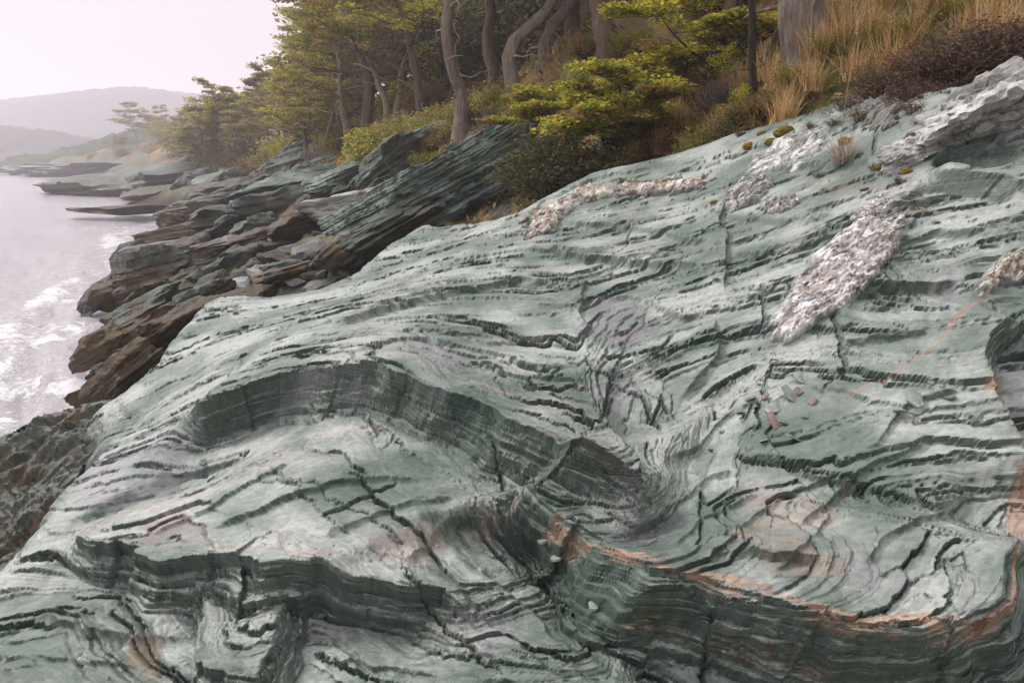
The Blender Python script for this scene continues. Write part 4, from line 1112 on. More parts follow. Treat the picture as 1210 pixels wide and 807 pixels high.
G_OLIVE = [(0.265, 0.282, 0.057), (0.333, 0.322, 0.069), (0.207, 0.241, 0.046), (0.391, 0.31, 0.075), (0.31, 0.196, 0.075)]
G_YEL = [(0.356, 0.363, 0.039), (0.476, 0.409, 0.039), (0.251, 0.284, 0.037), (0.555, 0.409, 0.039), (0.159, 0.192, 0.033)]
G_DARK = [(0.057, 0.075, 0.021), (0.086, 0.098, 0.029), (0.046, 0.057, 0.021), (0.103, 0.081, 0.029)]
G_RUST = [(0.322, 0.161, 0.057), (0.253, 0.184, 0.069), (0.196, 0.184, 0.052), (0.345, 0.218, 0.069)]
BARKS = [(.15, .11, .08), (.27, .225, .18), (.075, .058, .045)]

def make_tree(seed, H, r0, spread, base_frac, nb, leaf, npad, pal, lean=(0, 0), wander=.10, bark=0, sub=3, twin=False, padr=.55, path=None):
    rg = np.random.RandomState(seed)
    tb, cb, bb = Buf(), Buf(), Buf()
    bc = np.array(BARKS[bark])
    trunks = [(np.zeros(3), np.array([lean[0], lean[1], 1.0]), 1.0)]
    if twin: trunks.append((np.array([r0 * 1.6, .1, 0]), np.array([lean[0] + .45, lean[1] - .1, 1.0]), .85))
    for p0, d0, sc in trunks:
        tp = curve(rg, p0 - np.array([0, 0, .35]), d0, H * .92 * sc, 16, wander, .05)
        if path is not None:
            pa = np.asarray(path, float); q = np.r_[0, np.cumsum(np.linalg.norm(pa[1:] - pa[:-1], axis=1))]; tt = np.linspace(0, q[-1], 17)
            tp = np.stack([np.interp(tt, q, pa[:, k]) for k in range(3)], 1); tp[1:-1] = (tp[:-2] + 2 * tp[1:-1] + tp[2:]) / 4 + rg.normal(0, .02, (15, 3))
        rad = r0 * sc * np.linspace(1, .22, 17); rad[0] *= 1.5; rad[1] *= 1.18
        tube(tb, tp, rad, 18 if path is not None else 10, bc, .05 if path is not None else .09, rg)
        for k in range(nb):
            t = base_frac + (1 - base_frac) * (k + rg.rand()) / nb
            i = min(int(t * 16), 15); p = tp[i] + (tp[i + 1] - tp[i]) * (t * 16 - i)
            az = k * 2.4 + rg.uniform(-.5, .5)
            L = spread * (1.05 - .55 * max(0, (t - base_frac) / (1 - base_frac))) * rg.uniform(.65, 1.15)
            bp = curve(rg, p, (math.cos(az), math.sin(az), rg.uniform(.15, .7)), L, 8, .17, .02, .10)
            tube(bb, bp, np.linspace(rad[i] * .5, .012 * H / 8, 9), 6, bc * rg.uniform(.8, 1.2), .08, rg)
            tips = [(bp[-1], 1.0), (bp[6], .8)]
            for j in range(sub):
                q = rg.randint(3, 8); az2 = az + rg.choice([-1, 1]) * rg.uniform(.4, 1.3)
                sp = curve(rg, bp[q], (math.cos(az2), math.sin(az2), rg.uniform(0, .4)), L * rg.uniform(.3, .55), 5, .2, .0, .2)
                tube(bb, sp, np.linspace(rad[i] * .18, .008 * H / 8, 6), 4, bc * rg.uniform(.8, 1.2))
                tips += [(sp[-1], 1.0), (sp[3], .7)]
            for q, f in tips:
                pr = padr * spread * .34 * f * rg.uniform(.7, 1.3)
                leaves(cb, rg, q + np.array([0, 0, .05]), (pr, pr, pr * .26), int(npad * f), leaf, pal if rg.rand() > .16 else G_RUST)
        for k in range(5):                                # bare dead boughs low on the stem
            i = rg.randint(3, 10); az = rg.rand() * 6.283
            bp = curve(rg, tp[i], (math.cos(az), math.sin(az), rg.uniform(-.1, .5)), spread * rg.uniform(.25, .6), 7, .3, .0, .05)
            tube(bb, bp, np.linspace(rad[i] * .22, .006, 8), 5, bc * rg.uniform(1.1, 1.7), .1, rg)
    return tb.mesh("trunk", MAT_BARK, True), cb.mesh("crown", MAT_LEAF), bb.mesh("branches", MAT_BARK, True)

def place_tree(name, meshes, p, rotz, sc, label, cat, group=None):
    t = obj(name, None, label=label, cat=cat, group=group, loc=p, rot=(0, 0, rotz), scale=sc)
    tk = obj("trunk", meshes[0], t); obj("branches", meshes[2], tk); obj("crown", meshes[1], t)
    return t

def ground_at(px, py, Y0=7.0, Y1=300.0):
    """first ground point along a picture ray"""
    Y = Y0
    while Y < Y1:
        p = at(px, py, Y)
        if p[2] <= ground(p[0], p[1]): return p, Y
        Y *= 1.01
    return p, Y

def on_ground(px, Y):
    x = (px - CX) / FPX * Y * .985
    return np.array([x, Y, ground(x, Y)])

far = [make_tree(20 + k, 7.4, .15, 3.3, .40, 17, .13, 52, [G_OLIVE, G_OLIVE, G_YEL, G_OLIVE, G_RUST][k], ((-.15, .1, -.25, .2, -.1)[k], 0), .11, k % 2, 3, k in (0, 2)) for k in range(5)]
place = [
    # px, Y, scale, variant, label
    (168, 192, 1.5, 1, "sparse tall tree standing alone on the grassy point"), (186, 194, 1.35, 3, "second tall tree beside the lone one on the grassy point"),
    (148, 196, .6, 0, "low tree at the seaward end of the point"), (205, 180, .95, 2, "bushy low tree behind the tall pair on the point"), (222, 158, .9, 4, "rusty low tree between the point and the wood"),
    (236, 78, .86, 0, "twisted pale stemmed tree at the edge of the wood"), (258, 82, .95, 1, "leaning tree with bare forked stem beside the twisted one"), (282, 76, 1.0, 2, "third tree along the edge of the wood, crown over the rocks"),
]
for k, (px, Y, sc, v, lb) in enumerate(place):
    place_tree("shore_tree", far[v], on_ground(px, Y), k * 1.7, sc, lb, "tree")
rt = random.Random(9)
wood = [(205, 150, .9), (195, 165, 1.0), (232, 112, .85), (246, 90, .7), (262, 98, .9), (285, 86, .9), (292, 104, 1.1), (312, 80, .9), (334, 92, 1.1), (340, 72, .85), (356, 74, 1.0), (376, 66, 1.0), (384, 84, 1.3), (410, 76, 1.4), (436, 70, 1.5), (460, 76, 1.6), (418, 44, .95), (432, 48, 1.1), (300, 95, .95), (322, 88, 1.0), (345, 84, 1.0), (368, 78, 1.1), (392, 72, 1.15), (268, 110, 1.0), (250, 100, .8), (300, 66, .72), (330, 62, .8), (352, 58, .85), (378, 56, .95), (402, 54, 1.05), (215, 128, .9), (240, 122, 1.0), (228, 105, .8), (275, 92, .8), (422, 60, 1.3), (448, 58, 1.3), (470, 62, 1.4), (495, 56, 1.4), (520, 60, 1.45),
        (365, 44, .62), (392, 40, .72), (448, 40, 1.15), (480, 38, 1.2), (510, 36, 1.2), (545, 44, 1.3), (575, 40, 1.3), (605, 44, 1.4), (640, 40, 1.4), (680, 42, 1.4), (720, 38, 1.4), (760, 40, 1.4), (800, 36, 1.3), (850, 38, 1.4), (900, 34, 1.3)]
for k, (px, Y, sc) in enumerate(wood):
    pos = "by the open sea end" if px < 310 else "above the green ledges" if px < 410 else "behind the bent trees" if px < 560 else "in the dark upper wood"
    place_tree("wood_tree", far[(k * 3 + k // 4) % 5], on_ground(px, Y), rt.uniform(0, 6.3), sc * rt.uniform(.9, 1.1), ["twin stemmed olive", "olive", "yellow green forked", "open olive", "rust tinged"][(k * 3 + k // 4) % 5] + " beech in the hillside wood " + pos, "tree", "trees in the hillside wood " + pos)

def tree_path(px, Y, pts):
    """trunk bends given as picture points above the foot, as metres from the foot"""
    p0 = on_ground(px, Y)
    return np.array([(0, 0, -.35)] + [at(a, b, Y + dy) - p0 for a, b, dy in pts])
near = [make_tree(60, 7.5, .2, 2.8, .42, 14, .07, 56, G_OLIVE, (-.06, 0), .12, 1, 3), make_tree(61, 8, .2, 2.8, .42, 13, .07, 56, G_YEL, (.05, 0), .09, 0, 3), make_tree(62, 7.5, .18, 3.0, .40, 14, .07, 56, G_OLIVE, (-.12, 0), .14, 1, 3, True)]
HERO = [
    (542, 18, .165, [(548, 120, .1), (540, 85, .0), (522, 50, -.2), (530, 15, -.2), (536, -40, 0), (528, -120, 0), (540, -240, .3)], 1, "bent grey trunked beech on the mossy bank", 2.6, .36, G_OLIVE),
    (580, 20, .17, [(585, 90, 0), (575, 45, .2), (580, 0, .3), (572, -90, 0), (580, -220, 0)], 0, "straighter trunk close behind the bent beech", 2.6, .42, G_OLIVE),
    (432, 31, .26, [(438, 100, 0), (430, 70, .2), (420, 30, .4), (419, -10, .2), (412, -80, 0)], 0, "dark tall beech with foliage tiers at the bank's crest", 3.6, .34, G_OLIVE),
    (720, 15, .22, [(716, 35, 0), (708, 5, .1), (704, -60, .2), (700, -220, .2)], 0, "thick straight reddish trunk at the top of the bank", 2.6, .5, G_OLIVE),
    (610, 17, .17, [(603, 65, 0), (612, 40, .3), (640, 26, .4), (655, 4, .3), (668, -50, .2), (660, -160, 0)], 1, "snaking pale trunk above the grey scrub", 2.4, .5, G_YEL),
    (645, 17.6, .16, [(640, 60, 0), (652, 35, .2), (668, 12, .3), (690, -20, .2), (700, -120, .2)], 1, "leaning pale trunk in the middle of the dark grove", 2.4, .5, G_OLIVE),
    (955, 10.2, .30, [(948, 40, 0), (946, 5, .1), (952, -60, .2), (940, -260, .3)], 1, "thickest tree trunk beside the golden grass", 2.4, .6, G_OLIVE),
]
for k, (px, Y, r0, pts, bk, lb, sp_, bf, pal) in enumerate(HERO):
    ms = make_tree(640 + k, 7, r0, sp_, bf, 13, .0028 * Y + .010, 60 if bf < .45 else 22, pal, (0, 0), .1, bk, 3, False, .55, tree_path(px, Y, pts))
    place_tree("beech_tree", ms, on_ground(px, Y), 0, 1.0, lb, "tree")
nt_ = [(412, 33, 0, .9, 4.0, "slanting beech left of the dark tall one"), (470, 30, 2, .9, 2.6, "forked beech behind the dark tall one"), (498, 27, 1, .85, 5.0, "slim beech between the forked and the bent beech"),
       (676, 18.5, 1, .9, 1.9, "slim upright trunk in the dark grove"), (694, 20, 0, .9, 5.5, "farther trunk deep in the dark grove"), (770, 19, 2, .95, 1.4, "shaded forked trunk behind the straight reddish one"), (842, 14, 0, .55, 2.2, "pale thin crooked trunk on the brown slope"), (806, 18, 1, .9, 4.4, "shaded trunk above the yellow green bough"),
       (1010, 14, 0, .9, 1.0, "dim trunk behind the golden grass"), (1070, 15, 2, .9, 4.0, "dim forked trunk above the heath"), (365, 38, 1, .75, 3.3, "yellow green beech leaning over the green ledges"), (385, 36, 2, .7, 1.2, "forked low beech over the long ledge")]
for (px, Y, v, sc, rz, lb) in nt_:
    place_tree("beech_tree", near[v], on_ground(px, Y), rz, sc, lb, "tree")
thin = make_tree(70, 4.6, .06, 1.4, .62, 8, .06, 40, G_DARK, (.05, 0), .10, 2, 2)
for px, Y, sc, rz, lb in ((879, 10.6, 1.0, .5, "thin dark sapling stem beside the thickest trunk"), (894, 11, .9, 2.5, "second thin dark sapling close to the thickest trunk"), (866, 12.4, .8, 4.0, "thin sapling farther up the brown slope")):
    place_tree("sapling", thin, on_ground(px, Y), rz, sc, lb, "sapling")

# the small bright layered beech and its bough
bush = make_tree(80, 1.75, .10, 1.15, .30, 15, .035, 190, G_YEL, (-.2, -.1), .16, 2, 4, False, .62)
place_tree("beech_bush", bush, at(722, 205, 12.0) - np.array([0, 0, .1]), .4, 1.15, "small layered beech bush with bright yellow green leaves at the ridge", "bush")
bough = make_tree(81, 1.6, .07, 1.2, .45, 11, .035, 170, G_YEL, (.25, 0), .18, 2, 4, False, .62)
place_tree("beech_bush", bough, on_ground(800, 13.0), 1.2, 1.25, "higher bright green beech bush on the brown slope", "bush")
place_tree("beech_bush", bough, on_ground(650, 14.2), 3.2, 1.0, "thin rusty and yellow beech sprig left of the bright bush", "bush")

def make_shrub(seed, rad, n, leaf, pal, twig=(.10, .08, .07), ntw=60, tilt=1.0):
    rg = np.random.RandomState(seed)
    tb, lb = Buf(), Buf()
    for k in range(ntw):
        az = rg.rand() * 6.283; el = rg.uniform(.15, 1.4)
        d = np.array([math.cos(az) * math.cos(el), math.sin(az) * math.cos(el), math.sin(el)])
        L = np.linalg.norm(d * rad) * rg.uniform(.7, 1.1)
        p = curve(rg, (rg.normal(0, .12) * rad[0], rg.normal(0, .12) * rad[1], -.05), d, L, 5, .16)
        tube(tb, p, np.linspace(.014, .003, 6) * max(rad), 3, np.array(twig) * rg.uniform(.6, 1.4))
        for q in (3, 4, 5):
            leaves(lb, rg, p[q], np.array(rad) * .2, max(3, int(n / ntw / 3)), leaf, pal, tilt)
    return tb.mesh("twigs", MAT_BARK), lb.mesh("foliage", MAT_LEAF)

def place_shrub(name, ms, p, rz, sc, label, cat="shrub", group=None):
    t = obj(name, None, label=label, cat=cat, group=group, loc=p, rot=(0, 0, rz), scale=sc)
    obj("twigs", ms[0], t); obj("foliage", ms[1], t)
    return t
sh_dark = make_shrub(90, (1, 1, .8), 5200, .035, G_DARK + [(.08, .05, .03)], ntw=80)
sh_olive = make_shrub(91, (1, 1, .8), 5200, .035, G_OLIVE, ntw=80)
sh_grey = make_shrub(92, (1, 1, .9), 1500, .03, [(.16, .13, .11), (.12, .11, .08), (.18, .15, .14)], (.20, .17, .16), 150)
sh_rust = make_shrub(93, (1, 1, .7), 4600, .033, [(.21, .10, .04), (.17, .14, .035), (.26, .15, .05), (.10, .095, .025)], ntw=80)
sh_moss = make_shrub(94, (1, 1, .55), 5200, .028, [(.19, .18, .02), (.25, .21, .02), (.13, .13, .018)], ntw=70)
sh_heath = make_shrub(95, (1, 1, .45), 3600, .025, [(.11, .068, .045), (.16, .105, .065), (.075, .045, .03)], (.14, .10, .07), 240)
sh_yel = make_shrub(96, (1, 1, .8), 5000, .04, G_YEL, ntw=80)
SHR = [
    (sh_dark, 560, 60, 30, 3.0, "dark thicket filling the gap behind the bent beech's top"), (sh_dark, 600, 50, 28, 2.8, "dark thicket behind the snaking trunk"), (sh_dark, 530, 60, 36, 3.4, "dark thicket high behind the slim beech"), (sh_dark, 640, 40, 27, 2.8, "dark thicket deep in the grove"),
    (sh_rust, 320, 176, 56, 1.5, "rust scrub among the wood's seaward stems"), (sh_yel, 350, 165, 50, 1.5, "yellow scrub among the wood's seaward stems"), (sh_olive, 372, 160, 46, 1.6, "olive undergrowth in the wood above the knoll"), (sh_rust, 420, 140, 36, 1.3, "orange undergrowth behind the dark tall beech"), (sh_yel, 470, 120, 33, 1.4, "yellow undergrowth under the forked beech"), (sh_rust, 505, 120, 28, 1.2, "orange brown undergrowth under the slim beech"),
    (sh_rust, 560, 140, 18.6, .7, "orange bracken right of the bent beech's foot"), (sh_moss, 620, 110, 16.4, .6, "mossy mound below the snaking trunk"), (sh_rust, 690, 90, 15.6, .6, "brown bracken left of the reddish trunk"), (sh_moss, 745, 85, 14.6, .6, "mossy green mound right of the reddish trunk"), (sh_rust, 775, 110, 13.4, .6, "orange bracken under the higher beech bush"), (sh_yel, 870, 85, 12.6, .5, "yellow bush behind the thin saplings"),
    (sh_yel, 448, 118, 27, 1.5, "bright yellow green thicket beside the dark tall beech"), (sh_yel, 492, 150, 24, 1.1, "lime green bush on the bank crest"), (sh_yel, 525, 90, 30, 1.6, "yellow thicket high between the beeches"), (sh_yel, 640, 120, 15.4, .6, "yellow sprigs left above the bright beech"), (sh_yel, 830, 60, 14.5, .8, "yellow green bush high on the brown slope"), (sh_yel, 400, 130, 40, 1.8, "pale green thicket under the hillside wood"), (sh_olive, 556, 120, 21, 1.0, "olive bush behind the bent beech's foot"),
    (sh_dark, 655, 205, 11.2, 1.0, "dark brown green bush at the foot of the bright beech"), (sh_dark, 705, 210, 11.0, .8, "dark low bush touching the pale ridge"), (sh_dark, 625, 205, 12.6, .55, "dark bush spilling over the green slab"),
    (sh_grey, 600, 195, 13.6, .6, "greyish purple twiggy shrub above the green slab"), (sh_grey, 566, 175, 15.5, .75, "pale grey scrub under the bent beech"), (sh_grey, 590, 150, 16.5, .8, "dry brown scrub behind the grey ones"), (sh_grey, 475, 172, 21, .7, "pale bleached shrub on the bank edge"),
    (sh_olive, 592, 125, 17.5, .75, "rounded green bush below the snaking trunk"), (sh_olive, 625, 160, 15.5, .6, "green bush left of the bright beech"), (sh_olive, 515, 110, 24, 1.3, "green thicket behind the bent beech"), (sh_olive, 480, 130, 26, 1.4, "yellow green thicket on the bank crest"),
    (sh_moss, 512, 182, 17.5, .6, "mossy hump beside the small rock pile"), (sh_moss, 445, 196, 22, .5, "mossy strip on the green ledge"), (sh_rust, 455, 165, 23, .9, "rust brown bracken on the bank"), (sh_rust, 345, 182, 40, 1.3, "dry rusty tuft capping the green knoll"), (sh_rust, 530, 145, 21, .8, "reddish bracken under the slim beech"),
    (sh_rust, 898, 128, 9.7, .42, "red and green low shrub at the ridge below the saplings"), (sh_dark, 868, 150, 9.9, .34, "dark little shrub at the ridge crest"), (sh_olive, 826, 168, 10.4, .36, "green cushion shrub behind the ridge"), (sh_moss, 985, 60, 9.6, .42, "yellow green mossy shrub among the golden grass"), (sh_moss, 1060, 45, 9.0, .45, "yellow moss mound above the heath"), (sh_moss, 940, 92, 9.3, .34, "mossy mound right of the thickest trunk"), (sh_moss, 1130, 18, 9.0, .5, "high mossy mound at the heath's top"),
    (sh_heath, 1010, 128, 7.9, .36, "dark heath tuft hanging over the ridge rock"), (sh_heath, 1055, 100, 7.6, .52, "dark brown heath mat above the grey block"), (sh_heath, 1115, 78, 7.3, .62, "dark heath mound above the crusted boulder"), (sh_heath, 1180, 52, 7.2, .66, "dark heath mound at the upper edge of the boulder"), (sh_heath, 1090, 112, 7.0, .4, "dark heath fringe hanging into the hollow"), (sh_heath, 1235, 50, 7.0, .6, "dark heath mound beyond the crusted boulder"),
    (sh_dark, 225, 175, 110, 2.2, "dark round bush on the headland"), (sh_olive, 262, 178, 78, 2.6, "olive bush under the twisted trees"), (sh_dark, 300, 178, 66, 2.6, "dark bush at the wood's edge"), (sh_olive, 185, 188, 180, 2.4, "low olive scrub on the headland slope"), (sh_rust, 150, 186, 188, 2.6, "ochre scrub on the grassy point"), (sh_rust, 205, 180, 175, 2.6, "brown scrub behind the headland rock"), (sh_olive, 118, 190, 194, 2.6, "green scrub at the seaward end of the point"),
    (sh_olive, 330, 176, 52, 2.0, "green scrub below the hillside wood"), (sh_rust, 300, 196, 60, 1.8, "brown scrub above the blue green ledge"), (sh_dark, 385, 165, 42, 2.0, "dark scrub in the gap of the wood"), (sh_olive, 405, 172, 36, 1.4, "bushy scrub beside the dark tall beech"), (sh_grey, 378, 182, 34, 1.2, "grey dry scrub above the long green ledge"),
    (sh_rust, 815, 118, 12.8, .6, "rusty bracken in the middle of the brown slope"), (sh_moss, 855, 138, 11.4, .45, "yellow moss mound under the thin saplings"), (sh_yel, 885, 118, 10.8, .35, "yellow herbs between the saplings and the grass"), (sh_rust, 760, 150, 12.6, .6, "orange brown shrub right of the bright beech"), (sh_rust, 790, 172, 11.4, .5, "orange dry growth above the ridge"), (sh_grey, 850, 118, 11.6, .5, "grey twiggy growth at the sapling's foot"), (sh_olive, 880, 60, 14, .8, "green bush behind the saplings"), (sh_olive, 830, 100, 13.5, .6, "green growth on the brown slope"),
]
for k, (ms, px, py, Y, sc, lb) in enumerate(SHR):
    p = at(px, py, Y) if Y < 12.9 else on_ground(px, Y)
    if Y < 12.9: p[2] = max(p[2] - .3 * sc, ground(p[0], p[1]) - .1) if px < 900 else p[2] - .25 * sc
    place_shrub("heath_mat" if ms is sh_heath else "shrub", ms, p, k * 1.3, sc, lb)

# ---- grasses
def make_tuft(seed, n, L, pal, spread=.5, wid=.006):
    rg = np.random.RandomState(seed); b = Buf()
    for k in range(n):
        az = rg.rand() * 6.283; out = rg.uniform(.05, 1) * spread
        d = np.array([math.cos(az) * out, math.sin(az) * out, 1.0]); l = L * rg.uniform(.5, 1.1)
        p = [np.array([rg.normal(0, .12 * L), rg.normal(0, .12 * L), -.03])]
        d /= np.linalg.norm(d)
        for j in range(4):
            p.append(p[-1] + d * l / 4); d = d + np.array([math.cos(az), math.sin(az), -.9]) * .16 * out * (j + 1) * .7; d /= np.linalg.norm(d)
        p = np.array(p); s = np.cross(p[-1] - p[0], (0, 0, 1.0)) + rg.normal(size=3) * .1 * l; s /= np.linalg.norm(s) + 1e-9
        wv = np.array([1, .9, .7, .45, .12]) * wid
        V = np.concatenate([p - s * wv[:, None], p + s * wv[:, None]])
        F = [(j, j + 1, j + 6, j + 5) for j in range(4)]
        b.add(V, F, np.array(pal[rg.randint(len(pal))]) * rg.uniform(.7, 1.25))
    return b.mesh("grass_tuft", MAT_LEAF)
GOLD = [(.55, .37, .16), (.48, .29, .11), (.64, .48, .26), (.40, .25, .10)]
tf = [make_tuft(120 + k, 190, .5, GOLD, .75, .0055) for k in range(3)]
tp_ = make_tuft(125, 150, .3, [(.34, .28, .24), (.26, .20, .17), (.42, .36, .30)], 1.1, .004)
TF = [(770, 130, 12.8, 1.1, "orange grass left of the higher beech bush"), (800, 140, 12.2, 1.1, "orange grass below the higher beech bush"), (835, 128, 12.0, 1.1, "golden grass on the brown slope's middle"), (860, 108, 12.0, 1.0, "golden grass above the grey twiggy growth"), (905, 82, 11.0, 1.1, "golden grass left of the thickest trunk"), (915, 105, 10.2, 1.0, "orange grass at the left foot of the thickest trunk"), (845, 165, 10.6, .8, "orange grass behind the ridge near the green cushion"), (735, 150, 12.8, .9, "orange grass beside the bright beech's stem"), (820, 95, 13.4, 1.1, "pale grass high on the brown slope"), (895, 140, 9.7, .7, "short orange grass by the red and green shrub"),
      (940, 108, 9.2, 1.0, "golden tuft beside the thickest trunk's foot"), (925, 132, 8.9, .9, "orange tuft drooping over the ridge rock"), (968, 62, 9.6, 1.2, "tall golden tuft right of the thickest trunk"), (1000, 52, 9.5, 1.2, "golden tuft in the middle of the grassy bank"), (1030, 40, 9.4, 1.1, "golden tuft above the heath mat"),
      (1050, 70, 8.6, 1.0, "spreading golden tuft just above the dark heath"), (1075, 52, 8.8, 1.1, "golden tuft on the heath's upper edge"), (1010, 80, 8.8, .9, "golden tuft between moss and heath"), (1165, 28, 8.2, 1.1, "golden tuft over the dark heath mound"), (1195, 40, 7.8, 1.1, "drooping golden tuft above the crusted boulder"), (1100, 20, 9.2, 1.2, "golden tuft high on the bank"), (985, 28, 10.4, 1.2, "tall pale tuft near the forest edge"),
      (1045, 20, 10, 1.1, "pale grass at the forest edge above the heath"), (960, 92, 9.0, .8, "short golden tuft by the mossy mound"), (1135, 40, 8.4, .9, "golden tuft between two heath mounds"), (780, 170, 11.3, .8, "orange dry tuft behind the ridge"), (750, 178, 11.6, .7, "dry tuft at the foot of the bright beech"), (815, 150, 11.6, .8, "dry tuft on the brown slope"), (880, 95, 11.4, .9, "dry tuft at the sapling's foot")]
for k, (px, py, Y, sc, lb) in enumerate(TF):
    p = at(px, py, Y); g = ground(p[0], p[1])
    p[2] = max(p[2] - .12, g - .02) if abs(p[2] - g) < .6 else p[2] - .12
    obj("grass_tuft", tf[k % 3], label=lb, cat="grass", group="golden grass tufts on the bank", loc=p, rot=(0, 0, k * 1.1), scale=sc)
p = on_rock(997, 190)
obj("dead_tuft", tp_, label="withered grey tuft growing on the bare slate", cat="grass", loc=p, rot=(R(-15), 0, 0), scale=1.0)
st = Buf(); rg = np.random.RandomState(3)
tube(st, curve(rg, (0, 0, -.03), (.06, 0, 1), 1.0, 9, .03), np.linspace(.0035, .0018, 10), 4, (.40, .32, .2))
leaves(st, rg, np.array([.07, 0, .95]), (.012, .012, .10), 40, .012, [(.45, .36, .24)], 2.0)
obj("tall_grass", st.mesh("tall_grass", MAT_LEAF), label="single tall dry grass stem rising from the withered tuft", cat="grass", loc=on_rock(990, 168))

# ---- moss cushions
def cushion(seed, col):
    V, F = ICO[4]; V = V.copy()
    V *= (1 + .22 * n3(V, 2.2, seed) + .12 * n3(V, 9, seed + 2))[:, None]; V[:, 2] *= .65
    c = np.empty((len(V), 3), np.float32); c[:] = col; c *= (1 + .5 * n3(V, 6, seed + 4))[:, None]
    return mesh_from("moss_cushion", V, F, MAT_MOSS, True, c)
MAT_MOSS = col_mat("moss", .95, .1, grain=((60, .55, 1.4),), bumps=((120, .02, 1.0),))
cu = [cushion(401, (.20, .16, .03)), cushion(402, (.25, .16, .03))]
for k, (px, py, wpx, lb) in enumerate([(925, 156, 22, "largest yellow moss cushion on the ridge crest"), (883, 172, 13, "yellow moss spot below the ridge crest"), (909, 166, 13, "orange moss spot next to the largest cushion"), (997, 167, 16, "green yellow moss at the withered tuft"), (1042, 196, 15, "yellow moss cushion left of the hollow"), (1072, 201, 12, "small yellow moss in the hollow"), (842, 238, 10, "tiny orange moss beside the lichened lump"), (898, 156, 9, "tiny yellow moss on the crest")]):
    p = on_rock(px, py); Y = np.linalg.norm(p - np.array([0, 0, CAMZ]))
    obj("moss_cushion", cu[k % 2], label=lb, cat="moss", group="moss cushions on the outcrop", loc=p, rot=(R(-12), R(-10), k), scale=wpx * Y / FPX * .5)

# ---- loose slate flakes
def flake(seed, w, l, t, col):
    rg = np.random.RandomState(seed); n = 7
    a = np.sort(rg.rand(n) * .5 + np.arange(n)) / n * 2 * np.pi
    r = rg.uniform(.65, 1.05, n)
    out = np.c_[np.cos(a) * r * w / 2, np.sin(a) * r * l / 2]
    ph = seed * 1.7; out = out @ np.array([[math.cos(ph), -math.sin(ph)], [math.sin(ph), math.cos(ph)]])
    V = np.concatenate([np.c_[out, np.full(n, 0)], np.c_[out * .97, np.full(n, t) + rg.uniform(-.3, .1, n) * t], [[0, 0, 0], [0, 0, t]]])
    F3 = [(i, (i + 1) % n, 2 * n) for i in range(n)]; F3 = [(b, a_, c) for a_, b, c in F3] + [(n + i, n + (i + 1) % n, 2 * n + 1) for i in range(n)]
    F4 = [(i, (i + 1) % n, n + (i + 1) % n, n + i) for i in range(n)]
    c = np.empty((len(V), 4), np.float32); c[:, :3] = col; c[:, 3] = 1
    return mesh_from("slate_flake", V, [np.array(F3), np.array(F4)], MAT_SLATE, False, c, V[:, 2] * 1.0 + .1 * V[:, 0])
for k, (px, py, wp, lp, tilt, col, lb) in enumerate([(945, 447, 20, 26, -40, (.24, .28, .255), "pale upright chip resting below the long quartz lens"), (915, 480, 26, 46, -14, (.26, .295, .27), "pale pointed flake lying in the gully"), (932, 470, 18, 40, -20, (.17, .20, .185), "grey flake overlapping the pointed one"), (912, 497, 34, 16, -10, (.21, .165, .135), "brownish flake below the pointed one"), (1076, 471, 28, 30, -18, (.25, .28, .26), "pale broken flake on the broad slab"), (1078, 487, 14, 22, -8, (.20, .23, .21), "small chip below the broken flake"), (862, 333, 14, 14, -30, (.19, .22, .20), "small chip wedged in the joint"), (940, 462, 16, 12, -25, (.22, .17, .14), "brown chip under the upright one")]):
    p = on_rock(px, py); dist = np.linalg.norm(p - np.array([0, 0, CAMZ])); q = dist / FPX
    obj("slate_flake", flake(700 + k, wp * q * .8, lp * q * .9, .010, col), label=lb, cat="stone", group="loose slate flakes", loc=p + np.array([0, -.01, .012]), rot=(R(34 - tilt * .2), R(-8 + 5 * (k % 4)), 0))

rc_ = random.Random(12)
chip = [flake(760 + k, .075, .055, .009, c_) for k, c_ in enumerate([(.22, .26, .235), (.15, .18, .16), (.20, .15, .12), (.27, .29, .27)])]
chips = [(895, 452), (902, 468), (925, 500), (948, 492), (958, 474), (968, 462), (886, 470), (872, 486), (900, 520), (935, 520), (850, 508), (840, 530), (1000, 255), (1018, 248), (1035, 262), (1058, 240), (1078, 236), (1020, 222), (985, 240), (960, 258), (1090, 250), (1105, 262), (860, 322), (868, 340), (846, 330), (700, 318), (722, 322), (1120, 470), (1098, 452), (1062, 488), (640, 640), (655, 660), (700, 715), (745, 745), (350, 705), (380, 726), (215, 560), (240, 545), (450, 505), (470, 520)]
for k, (px, py) in enumerate(chips):
    kd = rc_.randrange(4); where = "in the gully below the long quartz lens" if 440 < py < 540 and px > 830 else "on the soil patch of the upper slab" if py < 300 else "in a joint of the upper slab" if py < 350 else "on the lower ledges"
    look = ["pale green", "dark green", "brown", "whitish"][kd]
    sc = rc_.uniform(.5, 1.2)
    obj("slate_chip", chip[kd], label=look + " slate chip lying " + where, cat="stone", group=look + " slate chips " + where, loc=on_rock(px, py) + np.array([0, -.004, .006]), rot=(R(rc_.uniform(5, 40)), R(rc_.uniform(-20, 20)), rc_.uniform(0, 6)), scale=sc)
sprig = make_shrub(97, (1, 1, .6), 700, .05, [(.14, .10, .05), (.17, .14, .04), (.10, .065, .045)], (.15, .10, .075), 50)
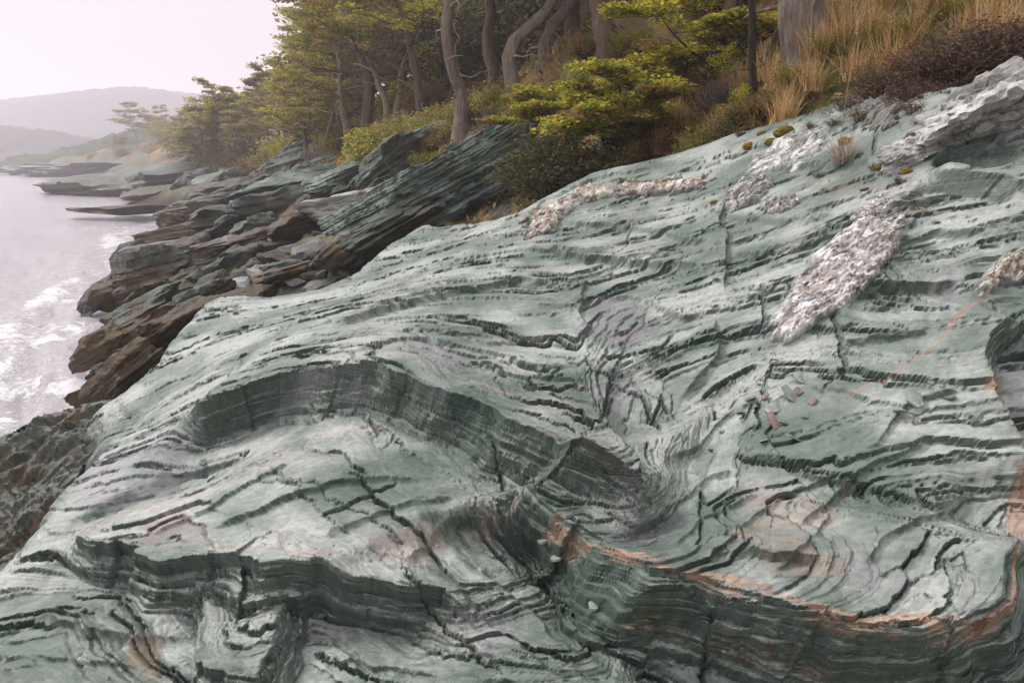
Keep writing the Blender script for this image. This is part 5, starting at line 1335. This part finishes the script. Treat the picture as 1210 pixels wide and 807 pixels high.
for k, (px, py, sc, lb) in enumerate([(1012, 140, .16, "brown heath sprig hanging over the ridge left of the grey block"), (985, 146, .12, "small brown sprig on the ridge crest by the grass"), (1040, 112, .2, "heath sprig spilling onto the rock above the grey block"), (1075, 132, .16, "heath sprig at the mouth of the hollow"), (1092, 148, .13, "small heath sprig inside the hollow"), (955, 150, .1, "tiny sprig beside the largest moss cushion"), (1030, 200, .09, "tiny sprig in a crack left of the hollow"), (968, 208, .08, "tiny sprig in a crack below the pale flaky sheet"), (1060, 215, .08, "tiny sprig under the crusted toe"), (870, 160, .1, "tiny sprig at the ridge edge near the dark little shrub")]):
    place_shrub("sprig", sprig, on_rock(px, py) - np.array([0, 0, .01]), k * 2.1, sc, lb, "plant")

# ---- ground cover on the bank
def ground_cover():
    rg = np.random.RandomState(77); b = Buf()
    n = 30000
    az = np.radians(rg.uniform(-14, 36, n)); r = np.exp(rg.uniform(math.log(8.5), math.log(46), n))
    x = r * np.sin(az); y = r * np.cos(az)
    z = ter_h(x, y)
    ok = (z > 2.6 + .02 * r) & (fbm(x * .7, y * .7, 3, 131) > -.25)
    x, y, z, r = x[ok], y[ok], z[ok], r[ok]; n = len(x)
    P = np.c_[x, y, z + rg.uniform(0, .16, n) * np.clip(r / 12, .6, 2)]
    nr = np.c_[rg.normal(0, .8, n), rg.normal(-.3, .8, n), np.full(n, .8)]; nr /= np.linalg.norm(nr, axis=1, keepdims=True)
    t = rg.normal(size=(n, 3)); t -= (t * nr).sum(1, keepdims=True) * nr; t /= np.linalg.norm(t, axis=1, keepdims=True)
    s = (.0035 * r * rg.uniform(.5, 1.5, n))[:, None]; bb = np.cross(nr, t)
    V = np.stack([P - t * s * 1.6, P + bb * s * .5, P + t * s * 1.6, P - bb * s * .5], 1).reshape(-1, 3)
    pal = np.array([(.30, .18, .07), (.20, .12, .05), (.38, .25, .10), (.14, .14, .035), (.19, .18, .04), (.26, .12, .045)])
    k = np.clip(((fbm(x * .5, y * .5, 3, 137) + 1) * 3 + rg.normal(0, .9, n)).astype(int), 0, 5)
    c = pal[k] * rg.uniform(.7, 1.3, (n, 1))
    b.add(V, np.arange(4 * n).reshape(n, 4), np.repeat(c, 4, 0))
    obj("ground_cover", b.mesh("ground_cover", MAT_LEAF), kind="stuff", label="dry leaves, low herbs and litter covering the bank", cat="ground cover")
ground_cover()

# ------------------------------------------------------------------ haze
hb = np.array([(sx, sy, sz) for sz in (-14.0, 96.0) for sy in (-200, 1100) for sx in (-1200, 900)], float)
hz = mesh_from("haze", hb, np.array([(0, 2, 3, 1), (4, 5, 7, 6), (0, 1, 5, 4), (2, 6, 7, 3), (0, 4, 6, 2), (1, 3, 7, 5)]))
hm = bpy.data.materials.new("sea_haze"); hm.use_nodes = True
hn = hm.node_tree; hn.nodes.clear()
ho = hn.nodes.new("ShaderNodeOutputMaterial"); pv = hn.nodes.new("ShaderNodeVolumePrincipled")
pv.inputs["Color"].default_value = (.97, .925, .985, 1); pv.inputs["Density"].default_value = .0015; pv.inputs["Anisotropy"].default_value = .25
hn.links.new(pv.outputs["Volume"], ho.inputs["Volume"])
hz.materials.append(hm)
obj("haze", hz, kind="stuff", label="thin pale sea haze over the whole shore")
